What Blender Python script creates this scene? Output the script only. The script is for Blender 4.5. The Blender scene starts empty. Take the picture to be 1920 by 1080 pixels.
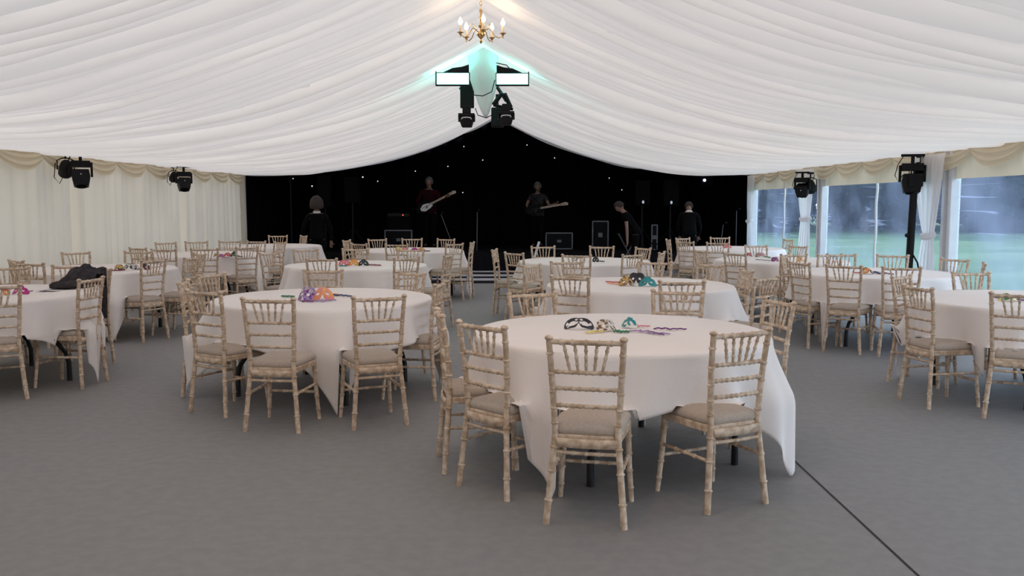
import bpy, bmesh, math, random
from mathutils import Vector, Matrix, noise, Quaternion
R = math.radians
C = bpy.context.scene.collection
sc = bpy.context.scene

# ------------------------------------------------------------------ camera
CF, CH, CP = 1697.0, 1.535, 0.0928
cam_d = bpy.data.cameras.new('camera'); cam = bpy.data.objects.new('camera', cam_d); C.objects.link(cam)
cam_d.sensor_width = 36; cam_d.lens = CF / 1920 * 36; cam_d.clip_end = 400
cam.location = (0, 0, CH); cam.rotation_euler = (math.pi / 2 - CP, R(-0.0), 0)
sc.camera = cam

# ------------------------------------------------------------------ view and sky
sc.view_settings.view_transform = 'Standard'; sc.view_settings.look = 'None'
sc.view_settings.gamma = 1; sc.view_settings.use_curve_mapping = False
sc.view_settings.exposure = -0.48
w = bpy.data.worlds.new('sky'); sc.world = w; w.use_nodes = True
nt = w.node_tree; nt.nodes.clear()
o_ = nt.nodes.new('ShaderNodeOutputWorld'); b_ = nt.nodes.new('ShaderNodeBackground')
tc_ = nt.nodes.new('ShaderNodeTexCoord'); sx_ = nt.nodes.new('ShaderNodeSeparateXYZ'); cr_ = nt.nodes.new('ShaderNodeValToRGB')
cr_.color_ramp.elements[0].position = 0.0; cr_.color_ramp.elements[0].color = (.80, .88, 1.0, 1)
cr_.color_ramp.elements[1].position = 0.7; cr_.color_ramp.elements[1].color = (.62, .76, 1.0, 1)
nt.links.new(tc_.outputs['Generated'], sx_.inputs[0]); nt.links.new(sx_.outputs['Z'], cr_.inputs[0])
nt.links.new(cr_.outputs[0], b_.inputs['Color']); mr_ = nt.nodes.new('ShaderNodeMapRange'); mr_.interpolation_type = 'SMOOTHSTEP'
mr_.inputs[1].default_value = .30; mr_.inputs[2].default_value = .85; mr_.inputs[3].default_value = 6.8; mr_.inputs[4].default_value = 1.15
nt.links.new(sx_.outputs['Z'], mr_.inputs[0]); nt.links.new(mr_.outputs[0], b_.inputs['Strength'])
nt.links.new(b_.outputs[0], o_.inputs['Surface'])
# daylight high behind the marquee, softened by thin cloud
sun_d = bpy.data.lights.new('sun', 'SUN'); sun_d.energy = 3.4; sun_d.angle = R(6); sun_d.color = (1, .95, .86)
sun = bpy.data.objects.new('sun', sun_d); C.objects.link(sun); sun.location = (0, 0, 30)
sun.rotation_euler = (R(-46), R(-10), 0)

# ------------------------------------------------------------------ geometry helpers
class MB:
    def __init__(s): s.bm = bmesh.new()
    def box(s, x0, x1, y0, y1, z0, z1, M=None):
        vs = [s.bm.verts.new(Vector(p) if M is None else M @ Vector(p)) for p in
              [(x0,y0,z0),(x1,y0,z0),(x1,y1,z0),(x0,y1,z0),(x0,y0,z1),(x1,y0,z1),(x1,y1,z1),(x0,y1,z1)]]
        for f in [(3,2,1,0),(4,5,6,7),(0,1,5,4),(1,2,6,5),(2,3,7,6),(3,0,4,7)]: s.bm.faces.new([vs[i] for i in f])
        return s
    def tube(s, pts, rad, n=8, cap=True, M=None, flat=1.0):
        pts = [Vector(p) if M is None else M @ Vector(p) for p in pts]
        if not hasattr(rad, '__len__'): rad = [rad] * len(pts)
        rings = []; up = None
        for i, p in enumerate(pts):
            t = (pts[min(i+1, len(pts)-1)] - pts[max(i-1, 0)])
            if t.length < 1e-9: t = Vector((0,0,1))
            t.normalize()
            if up is None:
                up = Vector((0,0,1)) if abs(t.z) < .9 else Vector((1,0,0))
            a = t.cross(up)
            if a.length < 1e-6: a = t.cross(Vector((0,1,0)))
            a.normalize(); b = a.cross(t).normalized(); up = b
            rings.append([s.bm.verts.new(p + (a*math.cos(2*math.pi*k/n) + b*math.sin(2*math.pi*k/n)*flat)*rad[i]) for k in range(n)])
        for i in range(len(rings)-1):
            for k in range(n): s.bm.faces.new([rings[i][k], rings[i][(k+1)%n], rings[i+1][(k+1)%n], rings[i+1][k]])
        if cap:
            s.bm.faces.new(rings[0][::-1]); s.bm.faces.new(rings[-1])
        return s
    def lathe(s, prof, n=16, M=None):
        rings = []
        for r, z in prof:
            rings.append([s.bm.verts.new((Vector((r*math.cos(2*math.pi*k/n), r*math.sin(2*math.pi*k/n), z))) if M is None
                          else M @ Vector((r*math.cos(2*math.pi*k/n), r*math.sin(2*math.pi*k/n), z))) for k in range(n)])
        for i in range(len(rings)-1):
            for k in range(n): s.bm.faces.new([rings[i][k], rings[i][(k+1)%n], rings[i+1][(k+1)%n], rings[i+1][k]])
        s.bm.faces.new(rings[0][::-1]); s.bm.faces.new(rings[-1])
        return s
    def ball(s, c, r, M=None, sub=2, sc3=(1,1,1)):
        g = bmesh.ops.create_icosphere(s.bm, subdivisions=sub, radius=1)
        for v in g['verts']:
            p = Vector((v.co.x*r*sc3[0]+c[0], v.co.y*r*sc3[1]+c[1], v.co.z*r*sc3[2]+c[2]))
            v.co = p if M is None else M @ p
        return s
    def grid(s, f, nu, nv, skip=None):
        V = [[s.bm.verts.new(f(i/nu, j/nv)) for j in range(nv+1)] for i in range(nu+1)]
        for i in range(nu):
            for j in range(nv):
                if skip and skip((i+.5)/nu, (j+.5)/nv): continue
                s.bm.faces.new([V[i][j], V[i+1][j], V[i+1][j+1], V[i][j+1]])
        return s
    def prism(s, outline, y0, y1, M=None):
        a = [s.bm.verts.new(Vector((x, y0, z)) if M is None else M @ Vector((x, y0, z))) for x, z in outline]
        b = [s.bm.verts.new(Vector((x, y1, z)) if M is None else M @ Vector((x, y1, z))) for x, z in outline]
        s.bm.faces.new(a); s.bm.faces.new(b[::-1]); n = len(a)
        for i in range(n): s.bm.faces.new([a[i], b[i], b[(i+1)%n], a[(i+1)%n]])
        return s
    def build(s, name, m, parent=None, smooth=True, solid=0, bevel=0):
        loose = [v for v in s.bm.verts if not v.link_faces]
        if loose: bmesh.ops.delete(s.bm, geom=loose, context='VERTS')
        bmesh.ops.recalc_face_normals(s.bm, faces=s.bm.faces)
        me = bpy.data.meshes.new(name); s.bm.to_mesh(me); s.bm.free()
        return obj(name, me, m, parent, smooth, solid, bevel)

def obj(name, me, m, parent=None, smooth=True, solid=0, bevel=0):
    o = bpy.data.objects.new(name, me); C.objects.link(o)
    me.materials.clear(); me.materials.append(m)
    if smooth:
        for p in me.polygons: p.use_smooth = True
        try: me.set_sharp_from_angle(angle=R(40))
        except Exception: pass
    if parent: o.parent = parent
    if bevel:
        md = o.modifiers.new('bevel', 'BEVEL'); md.width = bevel; md.segments = 2; md.limit_method = 'ANGLE'
    if solid:
        md = o.modifiers.new('solid', 'SOLIDIFY'); md.thickness = solid; md.offset = 0
    return o

def thing(name, label, cat, loc=(0,0,0), rz=0, group=None):
    o = bpy.data.objects.new(name, None); C.objects.link(o); o.empty_display_size = .1
    o.location = loc; o.rotation_euler = (0, 0, rz); o['label'] = label; o['category'] = cat
    if group: o['group'] = group
    return o
def tag(o, label, cat, group=None, kind=None):
    o['label'] = label; o['category'] = cat
    if group: o['group'] = group
    if kind: o['kind'] = kind
    return o
def structure(o): o['kind'] = 'structure'; return o
def dup(root, loc, rz, label, group=None):
    r = root.copy(); C.objects.link(r); r.location = loc; r.rotation_euler = (0, 0, rz); r['label'] = label
    if group: r['group'] = group
    for ch in root.children:
        c = ch.copy(); C.objects.link(c); c.parent = r
        for g in ch.children:
            d = g.copy(); C.objects.link(d); d.parent = c
    return r

# a ray of the camera met with a real plane, used to read positions off the survey photograph
def _ray(px, py):
    sx, sy = (px-960)/CF, -(py-540)/CF
    return Vector((sx, math.cos(CP)+sy*math.sin(CP), -math.sin(CP)+sy*math.cos(CP)))
def onz(px, py, z):
    r = _ray(px, py); t = (z-CH)/r.z; return Vector((r.x*t, r.y*t, z))
def ony(px, py, Y):
    r = _ray(px, py); t = Y/r.y; return Vector((r.x*t, Y, CH+r.z*t))

# ------------------------------------------------------------------ materials
def nmat(name):
    m = bpy.data.materials.new(name); m.use_nodes = True; return m, m.node_tree, m.node_tree.nodes['Principled BSDF']
def mat(name, col, rough=.6, metal=0, emit=None, es=1, noise_amt=0, scale=8, col2=None, bump=0, bscale=40, spec=.5):
    m, t, p = nmat(name)
    p.inputs['Roughness'].default_value = rough; p.inputs['Metallic'].default_value = metal
    p.inputs['Specular IOR Level'].default_value = spec
    p.inputs['Base Color'].default_value = (*col, 1)
    if emit:
        p.inputs['Emission Color'].default_value = (*emit, 1); p.inputs['Emission Strength'].default_value = es
    tc = t.nodes.new('ShaderNodeTexCoord')
    if noise_amt or col2:
        n = t.nodes.new('ShaderNodeTexNoise'); n.inputs['Scale'].default_value = scale; n.inputs['Detail'].default_value = 5
        t.links.new(tc.outputs['Object'], n.inputs['Vector'])
        r = t.nodes.new('ShaderNodeValToRGB'); c2 = col2 or tuple(max(0, c*(1-noise_amt)) for c in col)
        r.color_ramp.elements[0].position = .38; r.color_ramp.elements[0].color = (*c2, 1)
        r.color_ramp.elements[1].position = .62; r.color_ramp.elements[1].color = (*col, 1)
        t.links.new(n.outputs['Fac'], r.inputs[0]); t.links.new(r.outputs[0], p.inputs['Base Color'])
    if bump:
        n2 = t.nodes.new('ShaderNodeTexNoise'); n2.inputs['Scale'].default_value = bscale; n2.inputs['Detail'].default_value = 3
        b = t.nodes.new('ShaderNodeBump'); b.inputs['Strength'].default_value = bump; b.inputs['Distance'].default_value = .01
        t.links.new(tc.outputs['Object'], n2.inputs['Vector']); t.links.new(n2.outputs['Fac'], b.inputs['Height'])
        t.links.new(b.outputs[0], p.inputs['Normal'])
    return m
def cloth(name, col, trans, tcol=None, weave=0):
    m = bpy.data.materials.new(name); m.use_nodes = True; t = m.node_tree; t.nodes.clear()
    o = t.nodes.new('ShaderNodeOutputMaterial'); d = t.nodes.new('ShaderNodeBsdfDiffuse'); tr = t.nodes.new('ShaderNodeBsdfTranslucent')
    mx = t.nodes.new('ShaderNodeMixShader'); mx.inputs[0].default_value = trans
    tc = t.nodes.new('ShaderNodeTexCoord'); n = t.nodes.new('ShaderNodeTexNoise'); n.inputs['Scale'].default_value = 1.2
    r = t.nodes.new('ShaderNodeValToRGB'); r.color_ramp.elements[0].position = .3; r.color_ramp.elements[1].position = .7
    r.color_ramp.elements[0].color = (*[c*.94 for c in col], 1); r.color_ramp.elements[1].color = (*col, 1)
    t.links.new(tc.outputs['Object'], n.inputs['Vector']); t.links.new(n.outputs['Fac'], r.inputs[0]); t.links.new(r.outputs[0], d.inputs['Color'])
    tr.inputs['Color'].default_value = (*(tcol or col), 1)
    t.links.new(d.outputs[0], mx.inputs[1]); t.links.new(tr.outputs[0], mx.inputs[2]); t.links.new(mx.outputs[0], o.inputs[0])
    if weave:
        n2 = t.nodes.new('ShaderNodeTexNoise'); n2.inputs['Scale'].default_value = 120
        b = t.nodes.new('ShaderNodeBump'); b.inputs['Strength'].default_value = weave; b.inputs['Distance'].default_value = .004
        t.links.new(tc.outputs['Object'], n2.inputs['Vector']); t.links.new(n2.outputs['Fac'], b.inputs['Height'])
        t.links.new(b.outputs[0], d.inputs['Normal'])
    return m

M = {}
M['liner'] = cloth('ivory_ceiling_lining', (.86, .81, .75), .235, (.92, .81, .72))
M['wall_lining'] = cloth('ivory_wall_lining', (.76, .71, .62), .13, (.92, .76, .62))
M['valance'] = cloth('cream_valance_cloth', (.84, .745, .57), .16, (.95, .80, .62))
M['curtain'] = cloth('white_curtain_cloth', (.84, .82, .82), .74, (1.0, .98, .98))
M['tablecloth'] = cloth('white_table_linen', (.95, .87, .83), .05, (.90, .82, .76), weave=.25)
M['carpet'] = mat('grey_event_carpet', (.262, .252, .250), .60, noise_amt=.10, scale=14, bump=.35, bscale=260, spec=.45)
M['black_drape'] = mat('black_drape', (.006, .0045, .006), 1, spec=.05)
M['black_metal'] = mat('black_metal', (.006, .005, .006), .5, noise_amt=.3, spec=.2)
M['black_tube'] = mat('black_folding_leg_tube', (.010, .010, .014), .4, noise_amt=.3)
M['wood'] = mat('limewashed_wood', (.74, .585, .445), .55, col2=(.47, .325, .22), scale=26, bump=.15, bscale=60)
M['pad'] = mat('beige_seat_fabric', (.52, .43, .36), .95, noise_amt=.10, scale=60, bump=.3, bscale=300, spec=.15)
M['ply'] = mat('plywood_tabletop', (.42, .28, .16), .6, noise_amt=.3)
M['upvc'] = mat('white_frame', (.74, .74, .76), .4, noise_amt=.05)
M['brass'] = mat('polished_brass', (.72, .47, .20), .25, 1, noise_amt=.15)
M['candle'] = mat('ivory_candle_tube', (.75, .65, .5), .5, noise_amt=.1)
M['bulb'] = mat('lit_candle_bulb', (1, .9, .8), .3, emit=(1, .78, .50), es=14, noise_amt=.05)
M['led'] = mat('lit_cyan_led_panel', (.7, 1, 1), .3, emit=(.40, 1, .96), es=3.2, noise_amt=.05)
M['stripe_white'] = mat('white_floor_stripe', (.55, .54, .58), .5, noise_amt=.08)
M['stage'] = mat('black_stage_board', (.008, .007, .009), .8, noise_amt=.3, spec=.1)
M['case'] = mat('black_flight_case_board', (.005, .005, .006), .6, noise_amt=.3, spec=.1)
M['alu'] = mat('aluminium_edging', (.16, .16, .18), .5, .5, noise_amt=.2)
M['speaker'] = mat('black_speaker_grille', (.0045, .0045, .005), .9, noise_amt=.4, scale=90, spec=.05)
M['badge'] = mat('glowing_silver_badge', (.7, .72, .8), .4, emit=(.8, .85, 1), es=.35)  # faint glow put into the material imitates light caught on badges and glints
M['star'] = mat('lit_star_led', (1, 1, 1), .3, emit=(.9, .93, 1), es=1.6)
M['blue_star'] = mat('lit_blue_white_led', (1, 1, 1), .3, emit=(.62, .68, 1), es=9)
M['red_led'] = mat('lit_red_led', (1, .1, .05), .3, emit=(1, .12, .05), es=3)
M['skin'] = mat('skin', (.26, .14, .10), .5, noise_amt=.1)
M['grey_hair'] = mat('grey_hair', (.16, .15, .16), .8, noise_amt=.3, scale=60)
M['dark_hair'] = mat('dark_brown_hair', (.035, .024, .020), .8, noise_amt=.3, scale=60)
M['suit'] = mat('black_suit_cloth', (.003, .0027, .003), .95, noise_amt=.2, spec=.1)
M['maroon'] = mat('dark_red_shirt_cloth', (.035, .003, .006), .9, noise_amt=.2, spec=.1)
M['grey_shirt'] = mat('grey_brown_shirt_cloth', (.045, .038, .038), .9, noise_amt=.2, spec=.1)
M['collar'] = mat('white_shirt_collar', (.75, .73, .72), .8, noise_amt=.05)
M['coat'] = mat('charcoal_coat_wool', (.062, .052, .055), .95, noise_amt=.35, scale=25, bump=.3, spec=.1)
M['paper'] = mat('white_paper', (.80, .76, .72), .7, noise_amt=.04)

def grass():
    m, t, p = nmat('mown_grass'); p.inputs['Roughness'].default_value = 1; p.inputs['Specular IOR Level'].default_value = .1
    tc = t.nodes.new('ShaderNodeTexCoord'); mp = t.nodes.new('ShaderNodeMapping'); mp.inputs['Scale'].default_value = (.25, .6, 1)
    n = t.nodes.new('ShaderNodeTexNoise'); n.inputs['Scale'].default_value = 1; n.inputs['Detail'].default_value = 7
    r = t.nodes.new('ShaderNodeValToRGB'); r.color_ramp.elements[0].position = .35; r.color_ramp.elements[1].position = .65
    r.color_ramp.elements[0].color = (.095, .175, .088, 1); r.color_ramp.elements[1].color = (.165, .265, .145, 1)
    t.links.new(tc.outputs['Object'], mp.inputs[0]); t.links.new(mp.outputs[0], n.inputs[0]); t.links.new(n.outputs['Fac'], r.inputs[0])
    t.links.new(r.outputs[0], p.inputs['Base Color']); return m
M['grass'] = grass()
M['leaf'] = mat('dark_woodland_leaves', (.022, .038, .036), .8, col2=(.007, .014, .017), scale=1.6, spec=.1)
M['leaf2'] = mat('blue_green_leaves', (.026, .044, .048), .8, col2=(.008, .016, .019), scale=2.2, spec=.1)
M['bark'] = mat('brown_bark', (.10, .075, .055), .9, noise_amt=.4)

def pvc():
    m = bpy.data.materials.new('clear_creased_pvc'); m.use_nodes = True; t = m.node_tree; t.nodes.clear()
    N = t.nodes.new; L = t.links.new
    o = N('ShaderNodeOutputMaterial'); tp = N('ShaderNodeBsdfTransparent'); tp.inputs[0].default_value = (.84, .95, .99, 1)
    d = N('ShaderNodeBsdfDiffuse'); d.inputs[0].default_value = (.50, .58, .86, 1)
    tr = N('ShaderNodeBsdfTranslucent'); tr.inputs[0].default_value = (.54, .64, .92, 1)
    m1 = N('ShaderNodeMixShader'); m1.inputs[0].default_value = .7; L(d.outputs[0], m1.inputs[1]); L(tr.outputs[0], m1.inputs[2])
    tc = N('ShaderNodeTexCoord')
    def streak(rot, sc_, lo, hi, w):
        mp = N('ShaderNodeMapping'); mp.inputs['Rotation'].default_value = (rot, 0, 0); mp.inputs['Scale'].default_value = sc_
        n = N('ShaderNodeTexNoise'); n.inputs['Scale'].default_value = 1; n.inputs['Detail'].default_value = 3; n.inputs['Roughness'].default_value = .5
        L(tc.outputs['Object'], mp.inputs[0]); L(mp.outputs[0], n.inputs[0])
        r = N('ShaderNodeMapRange'); r.inputs[1].default_value = lo; r.inputs[2].default_value = hi; r.inputs[3].default_value = 0; r.inputs[4].default_value = w
        r.clamp = True; L(n.outputs['Fac'], r.inputs[0]); return r.outputs[0]
    def ridge(rot, sc_, wdt, k, off):
        mp = N('ShaderNodeMapping'); mp.inputs['Rotation'].default_value = (rot, 0, 0); mp.inputs['Scale'].default_value = sc_; mp.inputs['Location'].default_value = off
        n = N('ShaderNodeTexNoise'); n.inputs['Scale'].default_value = 1; n.inputs['Detail'].default_value = 1
        L(tc.outputs['Object'], mp.inputs[0]); L(mp.outputs[0], n.inputs[0])
        q = N('ShaderNodeMath'); q.operation = 'SUBTRACT'; q.inputs[1].default_value = .5; L(n.outputs['Fac'], q.inputs[0])
        q2 = N('ShaderNodeMath'); q2.operation = 'ABSOLUTE'; L(q.outputs[0], q2.inputs[0])
        r = N('ShaderNodeMapRange'); r.inputs[1].default_value = 0; r.inputs[2].default_value = wdt; r.inputs[3].default_value = k; r.inputs[4].default_value = 0; L(q2.outputs[0], r.inputs[0])
        n2 = N('ShaderNodeTexNoise'); n2.inputs['Scale'].default_value = 1.1; L(tc.outputs['Object'], n2.inputs[0])
        r2 = N('ShaderNodeMapRange'); r2.inputs[1].default_value = .48; r2.inputs[2].default_value = .62; L(n2.outputs['Fac'], r2.inputs[0])
        ml_ = N('ShaderNodeMath'); ml_.operation = 'MULTIPLY'; L(r.outputs[0], ml_.inputs[0]); L(r2.outputs[0], ml_.inputs[1]); return ml_.outputs[0]
    a = ridge(R(-52), (1, .16, 4.5), .016, .42, (0, 3.1, 0)) if True else streak(R(62), (1, .5, 7), .60, .76, .42)
    b = streak(R(-30), (1, 6, .8), .64, .80, .20)
    c = streak(0, (1, .7, .9), .40, .75, .35)
    s1 = N('ShaderNodeMath'); s1.operation = 'ADD'; L(a, s1.inputs[0]); L(b, s1.inputs[1])
    s2 = N('ShaderNodeMath'); s2.operation = 'ADD'; L(s1.outputs[0], s2.inputs[0]); L(c, s2.inputs[1])
    s3 = N('ShaderNodeMath'); s3.operation = 'ADD'; s3.inputs[1].default_value = .13; L(s2.outputs[0], s3.inputs[0]); s3.use_clamp = True
    mx = N('ShaderNodeMixShader'); L(s3.outputs[0], mx.inputs[0]); L(tp.outputs[0], mx.inputs[1]); L(m1.outputs[0], mx.inputs[2])
    g = N('ShaderNodeBsdfGlossy'); g.inputs['Roughness'].default_value = .15; fr = N('ShaderNodeLayerWeight'); fr.inputs[0].default_value = .5
    pw = N('ShaderNodeMath'); pw.operation = 'POWER'; pw.inputs[1].default_value = 5; L(fr.outputs['Facing'], pw.inputs[0])
    ml = N('ShaderNodeMath'); ml.operation = 'MULTIPLY_ADD'; ml.inputs[1].default_value = .22; ml.inputs[2].default_value = .02; L(pw.outputs[0], ml.inputs[0])
    m3 = N('ShaderNodeMixShader'); L(ml.outputs[0], m3.inputs[0]); L(mx.outputs[0], m3.inputs[1]); L(g.outputs[0], m3.inputs[2])
    L(m3.outputs[0], o.inputs[0]); return m
M['pvc'] = pvc()
_mc = {}
def mask_mat(c1, c2=None, kind='n'):
    k = (c1, c2, kind)
    if k in _mc: return _mc[k]
    m, t, p = nmat('painted_mask'); p.inputs['Roughness'].default_value = .35
    p.inputs['Base Color'].default_value = (*c1, 1)
    if c2:
        tc = t.nodes.new('ShaderNodeTexCoord'); n = t.nodes.new('ShaderNodeTexVoronoi' if kind == 'v' else 'ShaderNodeTexNoise')
        n.inputs['Scale'].default_value = 45 if kind == 'v' else 28
        r = t.nodes.new('ShaderNodeValToRGB'); r.color_ramp.interpolation = 'CONSTANT'
        r.color_ramp.elements[0].color = (*c1, 1); r.color_ramp.elements[1].color = (*c2, 1); r.color_ramp.elements[1].position = .52
        t.links.new(tc.outputs['Object'], n.inputs['Vector']); t.links.new(n.outputs[0], r.inputs[0]); t.links.new(r.outputs[0], p.inputs['Base Color'])
    _mc[k] = m; return m
# ------------------------------------------------------------------ marquee shell
XL, XR, XC, YF, YE, YB = -6.37, 5.67, -.36, -2.6, 21.4, 26.0
ZE, ZR = 2.25, 3.60
def ceil_z(x):
    u = min(1, abs(x-XC)/6.02); return ZE-.03 + (ZR-ZE+.03)*(1-u)**2.6
f = MB(); f.box(XL-.25, XR+.25, YF-.2, YB+.2, -.06, 0); structure(f.build('floor', M['carpet'], smooth=False))
a, b = onz(1470, 846, .0), onz(1722, 1080, .0); dr = (b-a).normalized(); a2 = a-dr*9.0; b2 = b+dr*1.2
sd = Vector((dr.y, -dr.x, 0))*.006
m = MB(); vs = [m.bm.verts.new(p) for p in (a-sd+Vector((0,0,.002)), a+sd+Vector((0,0,.002)), b2+sd+Vector((0,0,.002)), b2-sd+Vector((0,0,.002)))]
m.bm.faces.new(vs); structure(m.build('trim_1', M['black_metal'], smooth=False))

# gathered ceiling lining: billows between creases, every crease running from ridge to eave
random.seed(4)
cre = [YF]; 
while cre[-1] < YE+.2: cre.append(cre[-1] + random.choice([.12, .18, .26, .34, .42, .22])*random.uniform(.8, 1.25))
amp = [random.uniform(.35, 1.0) for _ in cre]
ph = [random.uniform(0, 6.28) for _ in cre]
def ceil_pt(x, y):
    u = abs(x-XC)/6.02
    yy = y + .10*math.sin(x*.9+y*.35) + .06*math.sin(x*2.1-y*.8)
    lo, hi = 0, len(cre)-1
    while hi-lo > 1:
        mid = (lo+hi)//2
        if cre[mid] <= yy: lo = mid
        else: hi = mid
    wd = cre[hi]-cre[lo]; t = max(0, min(1, (yy-cre[lo])/wd))
    bil = (4*t*(1-t))**.75 * min(.15, wd*.46)*amp[lo]*(.75+.25*math.sin(x*1.3+ph[lo]))
    z = ceil_z(x) - bil*(1-.75*max(0, u-.7)/.3) + .012*noise.noise(Vector((x*1.5, y*5, 0)))
    bay = ((y-2.6) % 4.65)/4.65
    z -= .05*math.sin(math.pi*bay)*(1-u)
    return Vector((x, y, z))
def uu(i):  # finer spacing round the ridge
    return XC + 6.02*(math.copysign(abs(i)**1.15, i))
m = MB(); NX, NY = 84, 900
m.grid(lambda i, j: ceil_pt(uu(i*2-1), YF+(YE-YF)*j), NX, NY)
structure(m.build('ceiling', M['liner']))

# black starlight bay at the far end
m = MB()
def bk(i, j):
    y = YE-.02+(YB-YE)*j; x = XC+6.02*(i*2-1)
    return Vector((x, y, ceil_z(x)+.35+.02*math.sin(y*9)))
m.grid(bk, 40, 30); structure(m.build('ceiling', M['black_drape']))
m = MB()   # hanging black gable edge between the white lining and the black bay
m.grid(lambda i, j: Vector((XC+6.02*(i*2-1), YE+.01, ceil_z(XC+6.02*(i*2-1))+.45*j-.0)), 60, 2); structure(m.build('trim_2', M['black_drape']))
def pleat(s, a=.03, k=21): return a*math.sin(s*k+1.2*math.sin(s*2.3)) + a*.5*math.sin(s*k*.43)
m = MB(); m.grid(lambda i, j: Vector((XL-.1+(XR-XL+.2)*i, YB+pleat((XR-XL)*i, .05, 16), 3.95*j)), 260, 2); structure(m.build('wall_back', M['black_drape']))
for sx, nm in ((XL, 'wall_left'), (XR, 'wall_right')):
    m = MB(); m.grid(lambda i, j: Vector((sx+pleat(i*4.8, .04, 16), YE+.01+(YB-YE)*i, 2.7*j)), 90, 2); structure(m.build(nm, M['black_drape']))
# near gable behind the camera
m = MB(); m.grid(lambda i, j: Vector((XL+(XR-XL)*i, YF+pleat((XR-XL)*i, .02, 18), (ceil_z(XL+(XR-XL)*i)+.02)*j)), 200, 6); structure(m.build('wall_front', M['wall_lining']))

# left wall: pleated ivory lining, parted slightly at the two frame legs
def lw(y, z):
    x = XL + .012*math.sin(y*23+math.sin(y*3)*2) + .022*math.sin(y*7.3+.6*math.sin(y*1.7)) + .03*noise.noise(Vector((y*.8, z*.3, 0)))
    for yc in (13.2, 17.5, 8.6):
        d = (y-yc)/(.05+.05*z/2.2); x -= .16*math.exp(-d*d)*min(1, max(0, (2.2-z)/.8))
        d2 = (y-yc-.16)/.10; x += .05*math.exp(-d2*d2)
    return Vector((x, y, z))
m = MB(); m.grid(lambda i, j: lw(YF+(YE-YF)*i, .0+2.24*j), 1500, 10); structure(m.build('wall_left', M['wall_lining']))
m = MB(); m.tube([(XL+.06, YE-.04, 0), (XL+.05, YE-.04, 2.2)], .07, 10); structure(m.build('trim_3', M['wall_lining']))

# swagged valances along both eaves
def valance(X, sgn, y0, y1, pitch, drop, lab, cusp=.10, band_h=.42):
    root = thing('swag_valance', lab, 'valance', (X, (y0+y1)/2, ZE), 0)
    n = max(1, round((y1-y0)/pitch)); st = (y1-y0)/n
    m = MB()
    def band(i, j):
        y = y0+(y1-y0)*i
        return Vector((sgn*(.03+.012*math.sin(y*19)+.006*math.sin(y*47)), y-(y0+y1)/2, .02-band_h*j))
    m.grid(band, int((y1-y0)*40), 4); m.build('gathered_band', M['valance'], root)
    for k in range(n):
        def sw(i, j):
            yy = (i-.5)*st*1.04; c = 4*i*(1-i)
            depth = cusp + (drop-cusp)*c**.8
            zz = .02 - depth*j
            fold = .035*abs(math.sin(j*math.pi*3.2))*(.3+.7*c) + .045*c*j
            if j < .02: fold = 0
            return Vector((sgn*(.06+fold+.03*(1-c)*math.sin(j*3.14)), y0+st*(k+.5)-(y0+y1)/2+yy, zz - .01*c*math.sin(j*20)))
        m = MB(); m.grid(sw, 24, 22); m.build('swag', M['valance'], root)
    return root
valance(XL+.01, 1, YF+.05, YE-.05, 1.12, .30, 'cream swagged valance along the top of the left curtained wall', band_h=.10)
valance(XR-.01, -1, YF+.05, YE-.05, 1.16, .30, 'cream swagged valance above the clear windows on the right')

# right wall: clear panels between frame legs
legs = [2.7, 7.35, 11.68, 16.5, 21.2]
yy = [YF]+legs
k = 1
for i in range(len(yy)-1):
    y0, y1 = yy[i]+.12, yy[i+1]-.12
    win = MB(); win.box(XR-.03, XR+.03, y0-.05, y0, .0, 2.2).box(XR-.03, XR+.03, y1, y1+.05, 0, 2.2).box(XR-.03, XR+.03, y0, y1, 0, .05).box(XR-.03, XR+.03, y0, y1, 2.15, 2.2)
    w_ = structure(win.build('window_%d' % k, M['upvc'], smooth=False)); k += 1
    g = MB(); g.grid(lambda a_, b_: Vector((XR+.015*noise.noise(Vector((a_*8, b_*3, i*7))), y0+(y1-y0)*a_, .05+2.1*b_)), 40, 16); g.build('pane', M['pvc'], w_)
    ym = (y0+y1)/2
    mu = MB(); mu.tube([(XR-.02, ym+.02*math.sin(t*2.1), 2.2*t/10) for t in range(11)], .022, 8); mu.build('mullion', M['upvc'], w_)
for i, y in enumerate(legs):
    p = MB(); p.box(XR-.10, XR+.02, y-.13, y-.05, 0, 2.25).box(XR-.10, XR+.02, y+.05, y+.12, 0, 2.25).box(XR-.05, XR+.03, y-.05, y+.05, 0, 2.25)
    structure(p.build('trim_%d' % (4+i), M['upvc'], smooth=False, bevel=.01))

# tied-back curtains
def curtain(y, w0, side, lab, tie=1.12, tw=.24):
    root = thing('tied_curtain', lab, 'curtain', (XR-.22, y, 0))
    m = MB(); n = 120
    def f_(i, j):
        z = 2.15*(1-j); t = i*2-1
        h = z
        if h > tie: s = (h-tie)/(2.15-tie); wd = tw + (w0-tw)*s**.8
        else: s = (tie-h)/tie; wd = tw + (w0*.75-tw)*s**.9
        cen = side*(1-min(1, abs(h-tie)/.95))*.08
        a_ = i*math.pi*16
        r = .05*(.35+.65*min(1, wd/w0*1.3))
        return Vector((-r*math.sin(a_)*.8, cen + t*wd/2 + .015*math.sin(a_*.5+z*3), z+.02))
    m.grid(f_, n, 40); m.build('curtain_panel', M['curtain'], root)
    m = MB(); m.tube([(.06*math.cos(t), side*.08+tw*.52*math.sin(t), tie+.03*math.cos(t)) for t in [k_*math.pi/8 for k_ in range(17)]], .022, 8, cap=False, flat=1.8)
    m.build('tieback', M['curtain'], root)
curtain(20.75, .50, 1, 'white tied-back curtain beside the black stage drape, farthest from the camera', tie=1.15, tw=.2)
curtain(16.95, .95, -1, 'white tied-back curtain between the two farther clear windows', tie=1.26, tw=.42)
curtain(11.95, .92, -1, 'white tied-back curtain behind the black pole, nearest of the three seen')
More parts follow.
